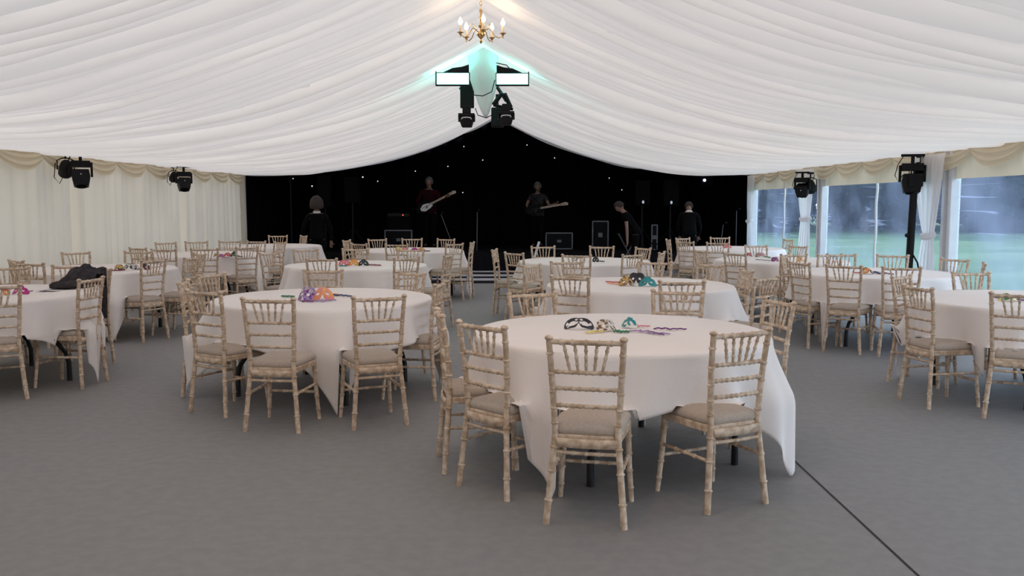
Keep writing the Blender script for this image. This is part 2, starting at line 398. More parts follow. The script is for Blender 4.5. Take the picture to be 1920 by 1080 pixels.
curtain(7.6, .72, -1, 'white tied-back curtain beside the nearest window, right of the picture edge')

# lawn and woodland beyond
m = MB(); m.grid(lambda i, j: Vector((-60+200*i, -60+200*j, -.10)), 8, 8); tag(m.build('lawn', M['grass']), 'mown green lawn outside the clear windows', 'lawn', kind='stuff')
def tree_mesh(seed, h, rad):
    random.seed(seed); m = MB()
    for k_ in range(15):
        a_ = random.uniform(0, 6.28); r_ = rad*random.uniform(0, .62); z_ = h*random.uniform(.08, .86)
        br = rad*random.uniform(.34, .60)*(1-.45*abs(z_/h-.4))
        g = bmesh.ops.create_icosphere(m.bm, subdivisions=3, radius=br)
        c_ = Vector((r_*math.cos(a_), r_*math.sin(a_), max(z_, br*.7)))
        for v in g['verts']:
            q = v.co.copy(); v.co = q*(1+.34*noise.noise(q*1.6+c_)+.2*noise.noise(q*4.5+c_)) + c_
    for k_ in range(2600):
        th = random.uniform(0, 6.28); ze = random.uniform(.02, 1); rr = rad*(1.02)*math.sqrt(max(.05, 1-(ze*1.05-.42)**2/.5))*random.uniform(.72, 1.06)
        p = Vector((rr*math.cos(th), rr*math.sin(th), ze*h)); d1 = Vector((random.gauss(0,1), random.gauss(0,1), random.gauss(0,1))).normalized(); d2 = d1.cross(Vector((0,0,1)) if abs(d1.z)<.9 else Vector((1,0,0))).normalized()
        s_ = random.uniform(.10, .24)
        m.bm.faces.new([m.bm.verts.new(p+d1*s_), m.bm.verts.new(p+d2*s_*.6), m.bm.verts.new(p-d1*s_), m.bm.verts.new(p-d2*s_*.6)])
    return m
kinds = [('broad dark woodland tree beyond the lawn, seen through the clear panels', 11, 3.9, 'leaf'), ('bluish bushy tree at the far lawn edge, seen through the clear panels', 9, 3.8, 'leaf2')]
protos = []
for k_, (lb, h, rd, mt) in enumerate(kinds):
    t = thing('woodland_tree', lb, 'tree', (0,0,0), 0, 'trees along the far edge of the lawn')
    tree_mesh(10+k_, h, rd).build('crown', M[mt], t, smooth=True)
    m = MB(); m.tube([(0,0,-.1),(.05,0,1.5),(0,.1,h*.6)], [.35,.28,.15], 10); m.build('trunk', M['bark'], t)
    protos.append(t)
random.seed(8)
spots = [(6+i*7.4+random.uniform(-.4,.4), 53-.10*i*i+random.uniform(-.6,.6)) for i in range(9)] + [(9.7+i*7.6, 61-.12*i*i) for i in range(8)] + [(12+i*7.0, 70-.13*i*i) for i in range(9)] + [(70, 34), (70, 24), (68, 14), (64, 4)]
for i, (x, y) in enumerate(spots):
    pr = protos[i % 2]
    if i < 2: pr.location = (x, y, -.1)
    else: dup(pr, (x, y, -.1), random.uniform(0, 6.28), pr['label'])
# ------------------------------------------------------------------ round tables and cloths
TR, TZ = .886, .758
# id: (x, y, cloth corner azimuth, phrase that finds it)
TABLES = {
    'T1': (.66, 5.48, -28, "the round table nearest the camera"),
    'T2': (-1.56, 7.44, -73, "the second-nearest table, left of the aisle"),
    'T3': (1.23, 8.68, -22, "the gold and teal mask table behind the nearest"),
    'T4': (-1.98, 11.49, -52, "the pink and orange mask table left of aisle"),
    'T5': (-1.71, 15.2, -10, "the farthest table just left of the aisle"),
    'T6': (.98, 12.28, -12, "the farthest table just right of the aisle"),
    'T7': (4.08, 10.2, -51, "the orange mask table by the clear windows"),
    'T8': (4.2, 7.25, -128, "the table cut by the picture's right edge"),
    'T9': (3.72, 12.5, -100, "the purple mask table by the tied curtain"),
    'T10': (3.83, 15.8, 165, "the farthest right table with a pink mask"),
    'T12': (-4.56, 7.8, -8, "the table cut by the picture's left edge"),
    'T13': (-4.95, 10.8, -60, "the gold and white mask table, left side"),
    'T14': (-4.74, 14.0, -20, "the red mask table by the left wall"),
    'T15': (-4.45, 16.8, 5, "the farthest left table beside the black drape"),
}
CHAIRS = {
    'T1': [(0.355, 4.231, 1.355), (1.121, 4.482, 2.039), (-0.133, 4.725, 0.775), (-0.381, 5.231, 0.168), (0.16, 6.324, 5.074), (1.187, 6.474, 4.449), (1.701, 5.858, 3.399)],
    'T2': [(-1.615, 6.017, 1.442), (-0.917, 6.149, 1.973), (-2.204, 6.531, 1.031), (-2.62, 7.306, 0.146), (-2.649, 8.059, 5.929), (-1.788, 8.545, 4.912), (-0.948, 8.236, 3.978), (-0.613, 7.154, 3.015)],
    'T3': [(0.519, 7.835, 1.076), (1.388, 7.372, 1.431), (0.604, 9.793, 4.927), (1.538, 9.745, 4.451), (2.027, 9.373, 3.731), (2.189, 8.581, 3.203), (2.144, 7.719, 2.312), (0.238, 9.242, 5.754)],
    'T4': [(-2.185, 10.42, 1.477), (-1.254, 10.571, 2.326), (-2.82, 12.43, 5.307), (-3.084, 11.631, 5.782), (-0.819, 11.107, 2.92), (-2.18, 12.608, 4.881), (-1.397, 12.414, 4.629)],
    'T5': [(-2.811, 15.601, 6.125), (-2.388, 14.31, 0.867), (-2.381, 16.125, 5.323), (-1.788, 14.087, 1.426), (-1.803, 16.333, 4.809), (-1.202, 16.197, 4.229), (-0.935, 14.301, 2.356), (-0.686, 14.759, 3.033)],
    'T6': [(-0.202, 12.429, 6.125), (0.056, 11.628, 0.716), (0.469, 13.334, 4.971), (0.804, 11.174, 1.313), (1.316, 13.331, 4.417), (1.84, 12.92, 3.621), (1.476, 11.268, 2.251), (1.907, 11.737, 2.792)],
    'T7': [(3.42, 9.275, 0.911), (3.878, 9.004, 1.366), (3.128, 9.723, 0.301), (3.315, 10.873, 5.808), (4.12, 11.27, 4.72), (4.66, 11.08, 4.2), (5.02, 10.3, 3.6), (4.95, 9.55, 2.7)],
    'T8': [(3.124, 6.862, 0.181), (3.42, 7.83, 5.456), (3.573, 6.336, 1.076), (4.215, 8.238, 4.82)],
    'T9': [(2.877, 11.565, 0.616), (2.58, 12.2, 0.25), (3.493, 11.276, 1.822), (3.952, 11.31, 1.916), (4.243, 13.509, 3.594), (3.701, 13.652, 4.907)],
    'T10': [(2.78, 15.9, 0.0), (3.16, 16.6, 5.35), (2.92, 15.1, 0.65), (3.9, 16.95, 4.71), (3.35, 14.7, 1.15), (4.85, 16.0, 3.3)],
    'T12': [(-3.587, 7.608, 3.031), (-3.993, 8.797, 3.774), (-4.5, 9.15, 4.7), (-4.98, 8.93, 5.05), (-4.005, 6.967, 2.103)],
    'T13': [(-4.046, 10.128, 2.729), (-3.8, 10.62, 3.0), (-5.5, 10.1, 0.9), (-5.634, 11.72, 5.569), (-4.95, 11.936, 4.728), (-3.987, 11.424, 3.864), (-5.12, 9.62, 1.4)],
    'T14': [(-4.33, 12.75, 1.85), (-5.6, 14.7, 5.6), (-5.32, 12.95, 1.05), (-4.83, 12.6, 1.45), (-3.879, 13.185, 2.392), (-4.78, 15.3, 4.75), (-5.25, 15.08, 5.2), (-4.32, 15.22, 4.4), (-3.85, 14.87, 3.9)],
    'T15': [(-4.636, 17.931, 4.902), (-4.149, 17.871, 3.695)],
}
HC = 1.19
def table(k, first=[None]):
    x, y, rz, ph = TABLES[k]
    lab = 'black-legged folding table: ' + ph
    if first[0] is not None:
        return dup(first[0], (x, y, 0), R(rz+53), lab)
    t = thing('round_table', lab, 'table', (x, y, 0), R(rz+53), 'round folding tables under white cloths')
    m = MB(); m.lathe([(TR-.02, .722), (TR-.006, .726), (TR-.006, .75), (TR-.02, .754)], 64); m.build('tabletop', M['ply'], t)
    for sx in (-1, 1):
        for sy in (-1, 1):
            m = MB(); m.tube([(sx*.10, sy*.46, .72), (sx*.12, sy*.46, .66), (sx*.22, sy*.47, .52), (sx*.40, sy*.49, .34), (sx*.465, sy*.5, .25), (sx*.49, sy*.50, .16), (sx*.49, sy*.50, .0)], [.018]*5+[.020, .022], 10)
            m.build('leg', M['black_tube'], t)
        m = MB(); m.tube([(sx*.12, -.46, .655), (sx*.12, .46, .655)], .014, 8).tube([(sx*.13, 0, .655), (sx*.45, 0, .715)], .010, 6); m.build('crossbar', M['black_tube'], t)
    first[0] = t; return t
def seats_of(k):
    out = []
    for (x, y, a) in CHAIRS[k]: out.append((x, y, math.cos(a), math.sin(a)))
    return out
def tablecloth(k):
    x, y, rz, ph = TABLES[k]; st = seats_of(k); random.seed(hash_(k))
    p1, p2, p3 = [random.uniform(0, 6.28) for _ in range(3)]
    N = 288; top = [0.0, .3, .6, .8, .93, .985, 1.0]; ND = 22
    m = MB(); prev = None; c = m.bm.verts.new((0, 0, TZ+.004))
    rings = []
    for s in top[1:]:
        rings.append([m.bm.verts.new((s*TR*math.cos(2*math.pi*i/N), s*TR*math.sin(2*math.pi*i/N), TZ+.004-(.004 if s == 1 else 0))) for i in range(N)])
    for j in range(1, ND+1):
        t = j/ND; ring = []
        for i in range(N):
            ph_ = 2*math.pi*i/N; rel = (ph_-R(rz)) % (math.pi/2)
            dl = rel if rel < math.pi/4 else rel-math.pi/2            # angle from nearest corner
            ang = math.pi/4-abs(dl)
            rm = HC/max(math.cos(ang), 1e-3); L = rm-TR
            d = L*t
            w_ = math.exp(-(dl/.30)**2)
            th = ph_ - dl*.30*t*math.exp(-(dl/.5)**2)
            f1 = math.sin(ph_*11+p1+1.3*math.sin(ph_*2+p2)); f2 = math.sin(ph_*17+p3+1.1*math.sin(ph_*3+p1))
            r = TR + .008*min(1, d/.02) + (.034+.036*f1+.020*f2)*min(1, d/.30)**1.3 + (.085*w_ - .050*math.exp(-((abs(dl)-.42)/.16)**2))*min(1, d/.35)
            r += .02*w_*math.sin(dl*26)*t
            z = TZ - .004 - max(0, d-.012) * .985
            q = Vector((x+r*math.cos(th), y+r*math.sin(th), 0))
            for (cx, cy, fx, fy) in st:                                # cloth comes to rest on the seats pushed under it
                lx = (q.x-cx)*fx+(q.y-cy)*fy; ly = -(q.x-cx)*fy+(q.y-cy)*fx
                if -.01 < lx < .415 and abs(ly) < .20 and z < .492:
                    ex = .492-z; z = .492+.004*math.sin(ph_*60)
                    mv = min(ex*.55, .05); q.x += mv*math.cos(th); q.y += mv*math.sin(th)
            z = max(z, .006)
            ring.append(m.bm.verts.new((q.x-x, q.y-y, z)))
        rings.append(ring)
    for i in range(N): m.bm.faces.new([c, rings[0][i], rings[0][(i+1) % N]])
    for j in range(len(rings)-1):
        for i in range(N): m.bm.faces.new([rings[j][i], rings[j+1][i], rings[j+1][(i+1) % N], rings[j][(i+1) % N]])
    o = m.build('tablecloth', M['tablecloth'], solid=.0022); o.location = (x, y, 0)
    tag(o, 'white square-cornered cloth covering ' + ph, 'tablecloth', 'white tablecloths')
def hash_(k): return sum(ord(c)*(i+3) for i, c in enumerate(k))

# ------------------------------------------------------------------ limewashed bamboo-style chairs (local +x is the way the chair faces)
def bamboo(pts, r, nodes, n=8, bulge=1.28, sub=14):
    """path through pts with thin raised rings at the given fractions"""
    P = [Vector(p) for p in pts]; ls = [0]
    for i in range(1, len(P)): ls.append(ls[-1]+(P[i]-P[i-1]).length)
    tot = ls[-1]
    ts = set([0, 1] + [i/sub for i in range(sub+1)])
    for nd in nodes:
        for d_ in (-.0075, -.003, .003, .0075): ts.add(min(1, max(0, nd+d_/tot)))
    ts = sorted(ts); out = []; rad = []
    for t in ts:
        s = t*tot
        for i in range(1, len(P)):
            if s <= ls[i]+1e-9: break
        f_ = (s-ls[i-1])/max(1e-9, ls[i]-ls[i-1]); p = P[i-1].lerp(P[i], f_)
        if out and (p-out[-1]).length < 5e-4: continue
        out.append(p); rr = r if not hasattr(r, '__len__') else r[0]+(r[1]-r[0])*t
        rad.append(rr*(bulge if any(abs(t-nd)*tot < .0045 for nd in nodes) else 1))
    return out, rad
def make_chair():
    c = thing('banquet_chair', '-', 'chair', (0,0,0), 0, 'limewashed banquet chairs')
    W = M['wood']
    def py(z):   # lateral half spacing and fore-aft offset of the back posts
        if z < .44: f = z/.44; return .188-.038*f, -.035+.035*f
        f = (z-.44)/.48; return .150+.028*f, -.045*f*f - .0*f
    for s in (-1, 1):
        zs = [0, .12, .25, .38, .44, .52, .62, .72, .82, .893]
        pts = [(py(z)[1], s*py(z)[0], z) for z in zs]
        p_, r_ = bamboo(pts, (.0165, .0145), [.13, .29, .42, .55, .63, .72, .82, .93], sub=18)
        e = Vector(pts[-1]); p_ += [e+Vector((0,0,.002)), e+Vector((0,0,.006)), e+Vector((0,0,.013)), e+Vector((0,0,.021)), e+Vector((0,0,.027))]
        r_ += [.012, .0185, .021, .017, .006]
        m = MB(); m.tube(p_, r_, 10); m.build('back_post', W, c)
        fl = [(.385, s*.186, 0), (.368, s*.172, .22), (.355, s*.165, .42)]
        p_, r_ = bamboo(fl, (.013, .0165), [.18, .40, .62, .84], sub=10); m = MB(); m.tube(p_, r_, 10); m.build('front_leg', W, c)
        a = (py(.26)[1], s*py(.26)[0], .26); b = (.366, s*.170, .26)
        p_, r_ = bamboo([a, b], .0095, [.3, .5, .7], sub=6); m = MB(); m.tube(p_, r_, 8); m.build('side_stretcher', W, c)
    def cross(z, name, r, nodes):
        w_, xo = py(z); p_, r_ = bamboo([(xo, -w_, z), (xo-.010, 0, z), (xo, w_, z)], r, nodes, sub=10)
        m = MB(); m.tube(p_, r_, 10); m.build(name, W, c)
    cross(.888, 'top_rail', .0125, [.16, .32, .5, .68, .84])
    for z in (.742, .662, .578): cross(z, 'back_rail', .0098, [.10, .2, .3, .4, .5, .6, .7, .8, .9])
    cross(.350, 'back_stretcher', .0095, [.3, .5, .7])
    for k_ in range(5):
        s = (k_-2)/3
        a = Vector((py(.745)[1]-.006, s*.115, .745)); b = Vector((py(.885)[1]-.007, s*.160, .885))
        p_, r_ = bamboo([a, b], .0072, [.25, .5, .75], sub=6, bulge=1.35); m = MB(); m.tube(p_, r_, 8); m.build('spindle', W, c)
    p_, r_ = bamboo([(.370, -.172, .20), (.370, .172, .20)], .0095, [.3, .5, .7], sub=6); m = MB(); m.tube(p_, r_, 8); m.build('front_stretcher', W, c)
    def outl(g=0.0, n=6):
        pts = []
        cs = [(.395+g, .185+g), (.395+g, -.185-g), (-.008-g, -.162-g), (-.008-g, .162+g)]
        for i, (cx, cy) in enumerate(cs):
            px, py_ = cs[i-1]; nx, ny = cs[(i+1) % 4]; rr = .06
            a = Vector((px-cx, py_-cy)).normalized(); b = Vector((nx-cx, ny-cy)).normalized()
            for j in range(n+1):
                t = j/n; q = Vector((cx, cy)) + a*rr*(1-t)**2 + b*rr*t**2
                pts.append((q.x, q.y))
        return pts
    def loft(rows, name, mt):
        m = MB(); rings = [[m.bm.verts.new((x, y, z + (dz(x, y) if callable(dz) else 0))) for (x, y) in [((px-.19)*sc_+.19, py_*sc_) for px, py_ in outl()]] for sc_, z, dz in rows]
        n = len(rings[0])
        for i in range(len(rings)-1):
            for k_ in range(n): m.bm.faces.new([rings[i][k_], rings[i][(k_+1) % n], rings[i+1][(k_+1) % n], rings[i+1][k_]])
        m.bm.faces.new(rings[0]); m.bm.faces.new(rings[-1][::-1]); return m.build(name, mt, c)
    loft([(.96, .398, 0), (1.0, .402, 0), (1.0, .432, 0), (.97, .438, 0)], 'seat_frame', W)
    loft([(.90, .432, 0), (.96, .436, 0), (1.0, .447, 0), (1.005, .458, 0), (.985, .470, 0), (.94, .480, 0), (.86, .487, 0), (.7, .494, 0), (.5, .498, 0), (.25, .500, 0)], 'seat_pad', M['pad'])
    m = MB(); m.grid(lambda i, j: Vector((-.010-.016*(4*i*(1-i)), (i*2-1)*.150, .378+.044*j)), 14, 2); m.build('back_apron', W, c, solid=.014)
    return c
POS = [(-90, 'near side'), (-135, 'near left side'), (180, 'left side'), (135, 'far left side'), (90, 'far side'), (45, 'far right side'), (0, 'right side'), (-45, 'near right side')]
EXTRA = POS + [(-112, 'near side left of middle'), (-68, 'near side right of middle'), (112, 'far side left of middle'), (68, 'far side right of middle')]
def name_positions(k):
    x, y = TABLES[k][:2]; L = CHAIRS[k]; pool = list(POS if len(L) <= 8 else EXTRA); res = {}
    pairs = []
    for i, (cx, cy, a) in enumerate(L):
        az = math.degrees(math.atan2(cy-y, cx-x))
        for j, (pa, nm) in enumerate(pool):
            d = abs((az-pa+180) % 360-180); pairs.append((d*d, i, j))
    n = len(L); best = [None, 1e18]
    azs = sorted(range(n), key=lambda i: math.atan2(L[i][1]-y, L[i][0]-x)); ps = sorted(range(len(pool)), key=lambda j: (pool[j][0]+180) % 360)
    import itertools
    cost = {(i, j): c for c, i, j in pairs}
    for comb in itertools.combinations(ps, n):
        for s in range(n):
            t = sum(cost[(azs[i], comb[(i+s) % n])] for i in range(n))
            if t < best[1]: best = [[(azs[i], comb[(i+s) % n]) for i in range(n)], t]
    return {i: pool[j][1] for i, j in best[0]}
chair0 = make_chair(); used = False
for k in TABLES:
    table(k); tablecloth(k)
    nm = name_positions(k)
    for i, (x, y, a) in enumerate(CHAIRS[k]):
        lab = '%sbamboo-style chair, %s of %s' % ('' if 'middle' in nm[i] else 'limewashed ', nm[i], TABLES[k][3])
        if not used:
            chair0.location = (x, y, 0); chair0.rotation_euler = (0, 0, a); chair0['label'] = lab; used = True
        else: dup(chair0, (x, y, 0), a, lab)
# ------------------------------------------------------------------ party masks lying on the cloths
K = dict(black=(.010,.009,.011), white=(.78,.74,.68), teal=(.008,.23,.24), gold=(.62,.38,.08), orange=(.85,.30,.05), pink=(.74,.20,.24), magenta=(.45,.015,.20),
         purple=(.17,.03,.20), red=(.60,.07,.06), green=(.03,.20,.09), navy=(.03,.04,.15), yellow=(.80,.62,.16), maroon=(.22,.02,.05), brown=(.20,.10,.05), lilac=(.36,.24,.46))
ZT = .7655
def ribbon(mb_parent, base, p0, p1, col, rad=.0055, seed=0, name='ribbon'):
    random.seed(seed); a = onz(p0[0], p0[1], ZT+.004)-base; b = onz(p1[0], p1[1], ZT+.004)-base
    n = 26; d = (b-a); side = Vector((-d.y, d.x, 0)).normalized() if d.length > 1e-6 else Vector((0,1,0))
    p = random.uniform(0, 6); pts = []; rd = []
    for i in range(n+1):
        t = i/n; q = a+d*t + side*(.018*math.sin(t*9+p)+.009*math.sin(t*23+p*2))*math.sin(math.pi*min(1, t*1.3+.05))
        q.z = max(.006, rad*.7)+.004*abs(math.sin(t*14+p)); pts.append(q); rd.append(rad*(.75+.45*abs(math.sin(i*1.9))))
    m = MB(); m.tube(pts, rd, 6, flat=.7)
    for i in range(2, n-1, 2):   # tassels and sequins
        q = pts[i]; s_ = rad*random.uniform(1.0, 2.0); th = random.uniform(0, 6.28)
        m.tube([q, q+Vector((s_*2*math.cos(th), s_*2*math.sin(th), .001))], [rad*.6, rad*.25], 5)
    return m.build(name, mask_mat(K[col]), mb_parent)
def party_mask(px, py, wpx, hpx, c1, c2, lab, style='plain', tilt=35, yaw=0, ribbons=(), seed=1, kind='n'):
    base = onz(px, py, ZT); s = base.y/CF; W = wpx*s/2; H = hpx*s*.52/math.cos(R(tilt*.6)); tilt += 16
    t = thing('party_mask', lab, 'mask', base, 0, 'party masks on the tables')
    Rm = Matrix.Rotation(R(yaw), 4, 'Z') @ Matrix.Rotation(-R(tilt), 4, 'X')
    def top(u):
        e = max(0, 1-abs(u)**3.2)**.5
        if style == 'crown': return H*(e*.55+.50*math.exp(-(u/.5)**2)+.25*abs(math.sin(u*7))*e)
        if style == 'dome': return H*1.15*max(0, 1-u*u)**.5
        return H*e*(.82+.45*abs(u))
    def bot(u):
        e = max(0, 1-abs(u)**3.2)**.5; return -H*.72*e*(1-.55*math.exp(-(u/.15)**2))
    nu, nv = 52, 26
    def P(i, j):
        u = (i*2-1)*.995; v = bot(u)+(top(u)-bot(u))*j
        dpt = W*.55*u*u - W*.20*math.exp(-(u/.12)**2)*(1-j)
        if style == 'dome': dpt += H*.5*j*j
        return Vector((W*u, dpt, v))
    pts = [Rm @ P(i/nu, j/nv) for i in range(nu+1) for j in range(nv+1)]; dz = -min(p.z for p in pts)+.001
    def hole(i, j):
        p = P(i, j); ex = abs(p.x)/W-.42; ez = p.z/H-.02
        if (ex/.17)**2+(ez/.20)**2 < 1: return True
        if style == 'open':
            q = abs(p.x)/W
            for (hx, hz, rx, rz) in ((.42,.02,.30,.42), (.80,.25,.10,.35), (.16,.60,.11,.20), (.72,-.32,.10,.14), (.10,-.05,.07,.30)):
                if ((q-hx)/rx)**2+((p.z/H-hz)/rz)**2 < 1: return True
        return False
    m = MB(); m.grid(lambda i, j: (Rm @ P(i, j))+Vector((0,0,dz)), nu, nv, hole)
    m.build('mask_shell', mask_mat(K[c1], K[c2] if c2 else None, kind), t, solid=.0025)
    edge = [(Rm @ P(i/40, 1))+Vector((0,0,dz)) for i in range(41)]+[(Rm @ P(i/40, 0))+Vector((0,0,dz)) for i in range(40, -1, -1)]
    m = MB(); m.tube(edge, .0022*max(1, s*220), 6); m.build('edging', mask_mat(K[c2 or c1]), t)
    for k_ in (-1, 1):
        ring = []
        for q in range(21):
            th = q*math.pi/10; ux = k_*(.42+.18*math.cos(th)); i = (ux/.995+1)/2; u = ux; v = H*(.02+.21*math.sin(th)); j = (v-bot(u))/(top(u)-bot(u))
            ring.append((Rm @ P(i, j))+Vector((0,0,dz)))
        if style != 'open':
            m = MB(); m.tube(ring, .0018*max(1, s*220), 5, cap=False); m.build('eye_edging', mask_mat(K[c2 or c1]), t)
    if style == 'scroll':
        for q, (cx, cz, rr) in enumerate(((-.6,.45,.26), (.0,.6,.3), (.55,.45,.28), (-.1,-.1,.2))):
            pp = []
            for n_ in range(24):
                th = n_*.42; r_ = rr*(1-n_/30); ux = max(-.95, min(.95, cx+r_*math.cos(th)*.7)); vz = H*(cz+r_*math.sin(th)); j = (vz-bot(ux))/(top(ux)-bot(ux))
                pp.append((Rm @ (P((ux+1)/2, max(0, min(1, j)))+Vector((0, -.003, 0))))+Vector((0,0,dz)))
            m = MB(); m.tube(pp, .0025, 5); m.build('scroll_ornament', mask_mat(K['white' if c1 != 'white' else 'gold']), t)
    for q, (a, b, c_, rd) in enumerate(ribbons): ribbon(t, base, a, b, c_, rd, seed*7+q)
    return t
N1 = 'on the round table nearest the camera'
party_mask(1085, 618, 56, 24, 'black', None, 'black openwork party mask ' + N1, 'open', 30, -6, [((1100,616),(1112,612),'navy',.005)], 1)
party_mask(1140, 621, 40, 30, 'brown', 'white', 'dark scrollwork party mask with white curls ' + N1, 'scroll', 28, 18, [((1130,622),(1098,625),'yellow',.007), ((1150,622),(1180,623),'green',.008)], 2, 'v')
party_mask(1178, 615, 30, 25, 'teal', 'white', 'teal party mask ' + N1, 'crown', 34, -24, [((1186,611),(1219,613),'pink',.005), ((1225,617),(1287,618),'purple',.006), ((1180,621),(1256,627),'lilac',.006), ((1200,620),(1245,629),'purple',.005)], 3)
N2 = 'on the second-nearest table, left of the aisle'
party_mask(571, 563, 34, 34, 'purple', 'lilac', 'purple scroll party mask ' + N2, 'scroll', 24, -20, [((553,557),(529,556),'green',.009), ((566,565),(588,566),'purple',.008)], 4, 'v')
party_mask(605, 563, 42, 36, 'orange', 'pink', 'orange and pink domed party mask ' + N2, 'dome', 30, 8, [((626,553),(665,557),'navy',.008), ((590,566),(630,563),'lilac',.007), ((622,552),(640,554),'orange',.006)], 5)
N3 = 'on the gold and teal mask table'
party_mask(1176, 536, 30, 22, 'gold', 'brown', 'gold ornate party mask ' + N3, 'crown', 30, 10, [((1162,530),(1136,529),'red',.008), ((1165,534),(1140,532),'orange',.006)], 6, 'v')
party_mask(1193, 531, 30, 24, 'black', None, 'black party mask leaning between the gold and teal ones', 'plain', 12, -15, [((1186,534),(1196,537),'white',.006)], 7)
party_mask(1214, 537, 34, 20, 'teal', None, 'teal party mask ' + N3, 'crown', 30, -8, [((1230,535),(1284,536),'navy',.007)], 8)
N4 = 'on the pink and orange mask table'
party_mask(645, 498, 22, 13, 'pink', 'red', 'pink party mask ' + N4, 'plain', 30, 0, [((636,499),(652,499),'teal',.010)], 9)
party_mask(663, 498, 20, 13, 'orange', 'gold', 'orange-gold party mask ' + N4, 'crown', 30, 0, [], 10)
party_mask(681, 498, 20, 13, 'black', None, 'black pointed party mask ' + N4, 'crown', 25, 0, [((690,497),(714,498),'maroon',.010)], 11)
N5 = 'on the farthest table just left of the aisle'
party_mask(746, 470.5, 12, 10, 'yellow', 'gold', 'yellow party mask ' + N5, 'plain', 25, 0, [], 12)
party_mask(759, 471, 13, 9, 'pink', None, 'pink party mask ' + N5, 'plain', 30, 0, [], 13)
party_mask(777, 471, 12, 8, 'magenta', 'purple', 'magenta party mask ' + N5, 'plain', 30, 0, [], 14)
party_mask(790, 471.5, 14, 9, 'orange', 'brown', 'orange and brown party mask ' + N5, 'crown', 30, 0, [((797,471),(806,471),'black',.008)], 15)
N6 = 'on the farthest table just right of the aisle'
party_mask(1085, 491, 26, 10, 'brown', 'white', 'brown and white party mask ' + N6, 'plain', 30, 0, [], 16, 'v')
party_mask(1117, 491, 12, 12, 'black', None, 'black pointed party mask ' + N6, 'crown', 20, 0, [((1122,490),(1133,491),'black',.007)], 17)
party_mask(1628, 514, 26, 17, 'orange', 'black', 'orange party mask with black stripes by the clear windows', 'dome', 30, 5, [((1641,510),(1650,514),'navy',.010), ((1652,511),(1675,515),'maroon',.008), ((1618,512),(1602,512),'red',.007)], 18)
party_mask(1893, 565, 32, 20, 'green', 'yellow', "green party mask on the table cut by the picture's right edge", 'dome', 30, 0, [((1877,560),(1862,558),'purple',.006), ((1908,562),(1919,564),'purple',.007)], 19)
party_mask(1454, 490, 14, 10, 'purple', 'maroon', 'small purple party mask beside the far tied curtain', 'plain', 30, 0, [((1445,489),(1417,487),'black',.006)], 20)
party_mask(1501, 490, 13, 10, 'gold', 'orange', 'small gold party mask near the far tied curtain', 'plain', 30, 0, [], 21)
party_mask(1403, 481, 17, 8, 'red', 'maroon', 'small red party mask left of the pink and green one', 'plain', 30, 0, [], 22)
party_mask(1427, 482, 20, 9, 'pink', 'green', 'small pink and green party mask right of the red one', 'plain', 30, 0, [((1436,481),(1444,484),'green',.008)], 23)
party_mask(1364, 465, 16, 10, 'pink', 'red', 'pink party mask on the farthest right table', 'crown', 25, 0, [], 24)
NL = "on the table cut by the picture's left edge"
party_mask(8, 553, 18, 17, 'gold', 'red', 'gold and red party mask ' + NL, 'crown', 28, 0, [], 25, 'v')
party_mask(36, 552, 32, 17, 'magenta', None, 'magenta party mask ' + NL, 'crown', 28, 0, [((52,547),(62,546),'purple',.004)], 26)
b = onz(89, 546, ZT); t = thing('paper_sheet', 'white folded paper ' + NL, 'paper', b); m = MB()
m.grid(lambda i, j: Vector(((i-.5)*.16+.02*j, (j-.5)*.10, .004+.012*math.sin(i*3)*(1-j))), 10, 4); m.build('sheet', M['paper'], t, solid=.001)
ribbon(t, b, (74,547.5), (105,544), 'navy', .003, 5, 'strap')
N13 = 'on the gold and white mask table, left side'
party_mask(221, 506, 16, 13, 'gold', 'black', 'gold and black party mask ' + N13, 'plain', 28, 0, [], 27)
party_mask(243, 506, 30, 13, 'white', 'black', 'white party mask with black stripes ' + N13, 'plain', 30, 0, [((235,507),(210,508),'maroon',.009)], 28, 'v')
party_mask(270, 506, 20, 14, 'black', 'maroon', 'black and maroon party mask ' + N13, 'crown', 24, 0, [((284,503),(312,498),'maroon',.006)], 29)
N14 = 'on the red mask table by the left wall'
party_mask(406, 481, 13, 8, 'yellow', 'black', 'yellow party mask ' + N14, 'plain', 30, 0, [], 30)
party_mask(415, 482, 10, 7, 'lilac', 'magenta', 'small lilac party mask ' + N14, 'plain', 30, 0, [], 31)
party_mask(425, 481, 15, 10, 'red', None, 'red party mask ' + N14, 'dome', 28, 0, [], 32)
party_mask(438, 481, 13, 11, 'black', 'green', 'black and green party mask ' + N14, 'crown', 25, 0, [((444,480),(453,482),'black',.008)], 33)

# coat thrown over a chair back and the table beyond
t = thing('dark_coat', "crumpled charcoal coat on the table cut by the picture's left edge", 'coat', (-4.0, 8.35, ZT))
def heap(i, j):
    u = i*2-1; v = j*2-1
    ks = [(-1,.012),(-.8,.045),(-.55,.06),(-.2,.125),(.15,.175),(.45,.19),(.8,.165),(1,.11)]
    for (a, ha), (b, hb) in zip(ks, ks[1:]):
        if u <= b+1e-6: f_ = (u-a)/(b-a); f_ = f_*f_*(3-2*f_); h = ha+(hb-ha)*f_; break
    e = max(0, 1-abs(v)**2.6)**.5
    dep = .17*(.55+.45*(1-u*u))
    n_ = noise.noise(Vector((u*3.1, v*2.2, 1.7))); cr_ = 1-abs(noise.noise(Vector((u*2.2+v*1.6, v*3.0-u, 5.1))))*2
    z = .003 + h*e*(1+.16*n_) + .014*e*max(0, cr_)**3
    return Vector((-.03+.175*u+.02*v, -.03+.12*u*(u>0)+dep*v*(1+.15*n_), z))
m = MB(); m.grid(heap, 70, 44); m.build('coat_body', M['coat'], t, solid=.004)
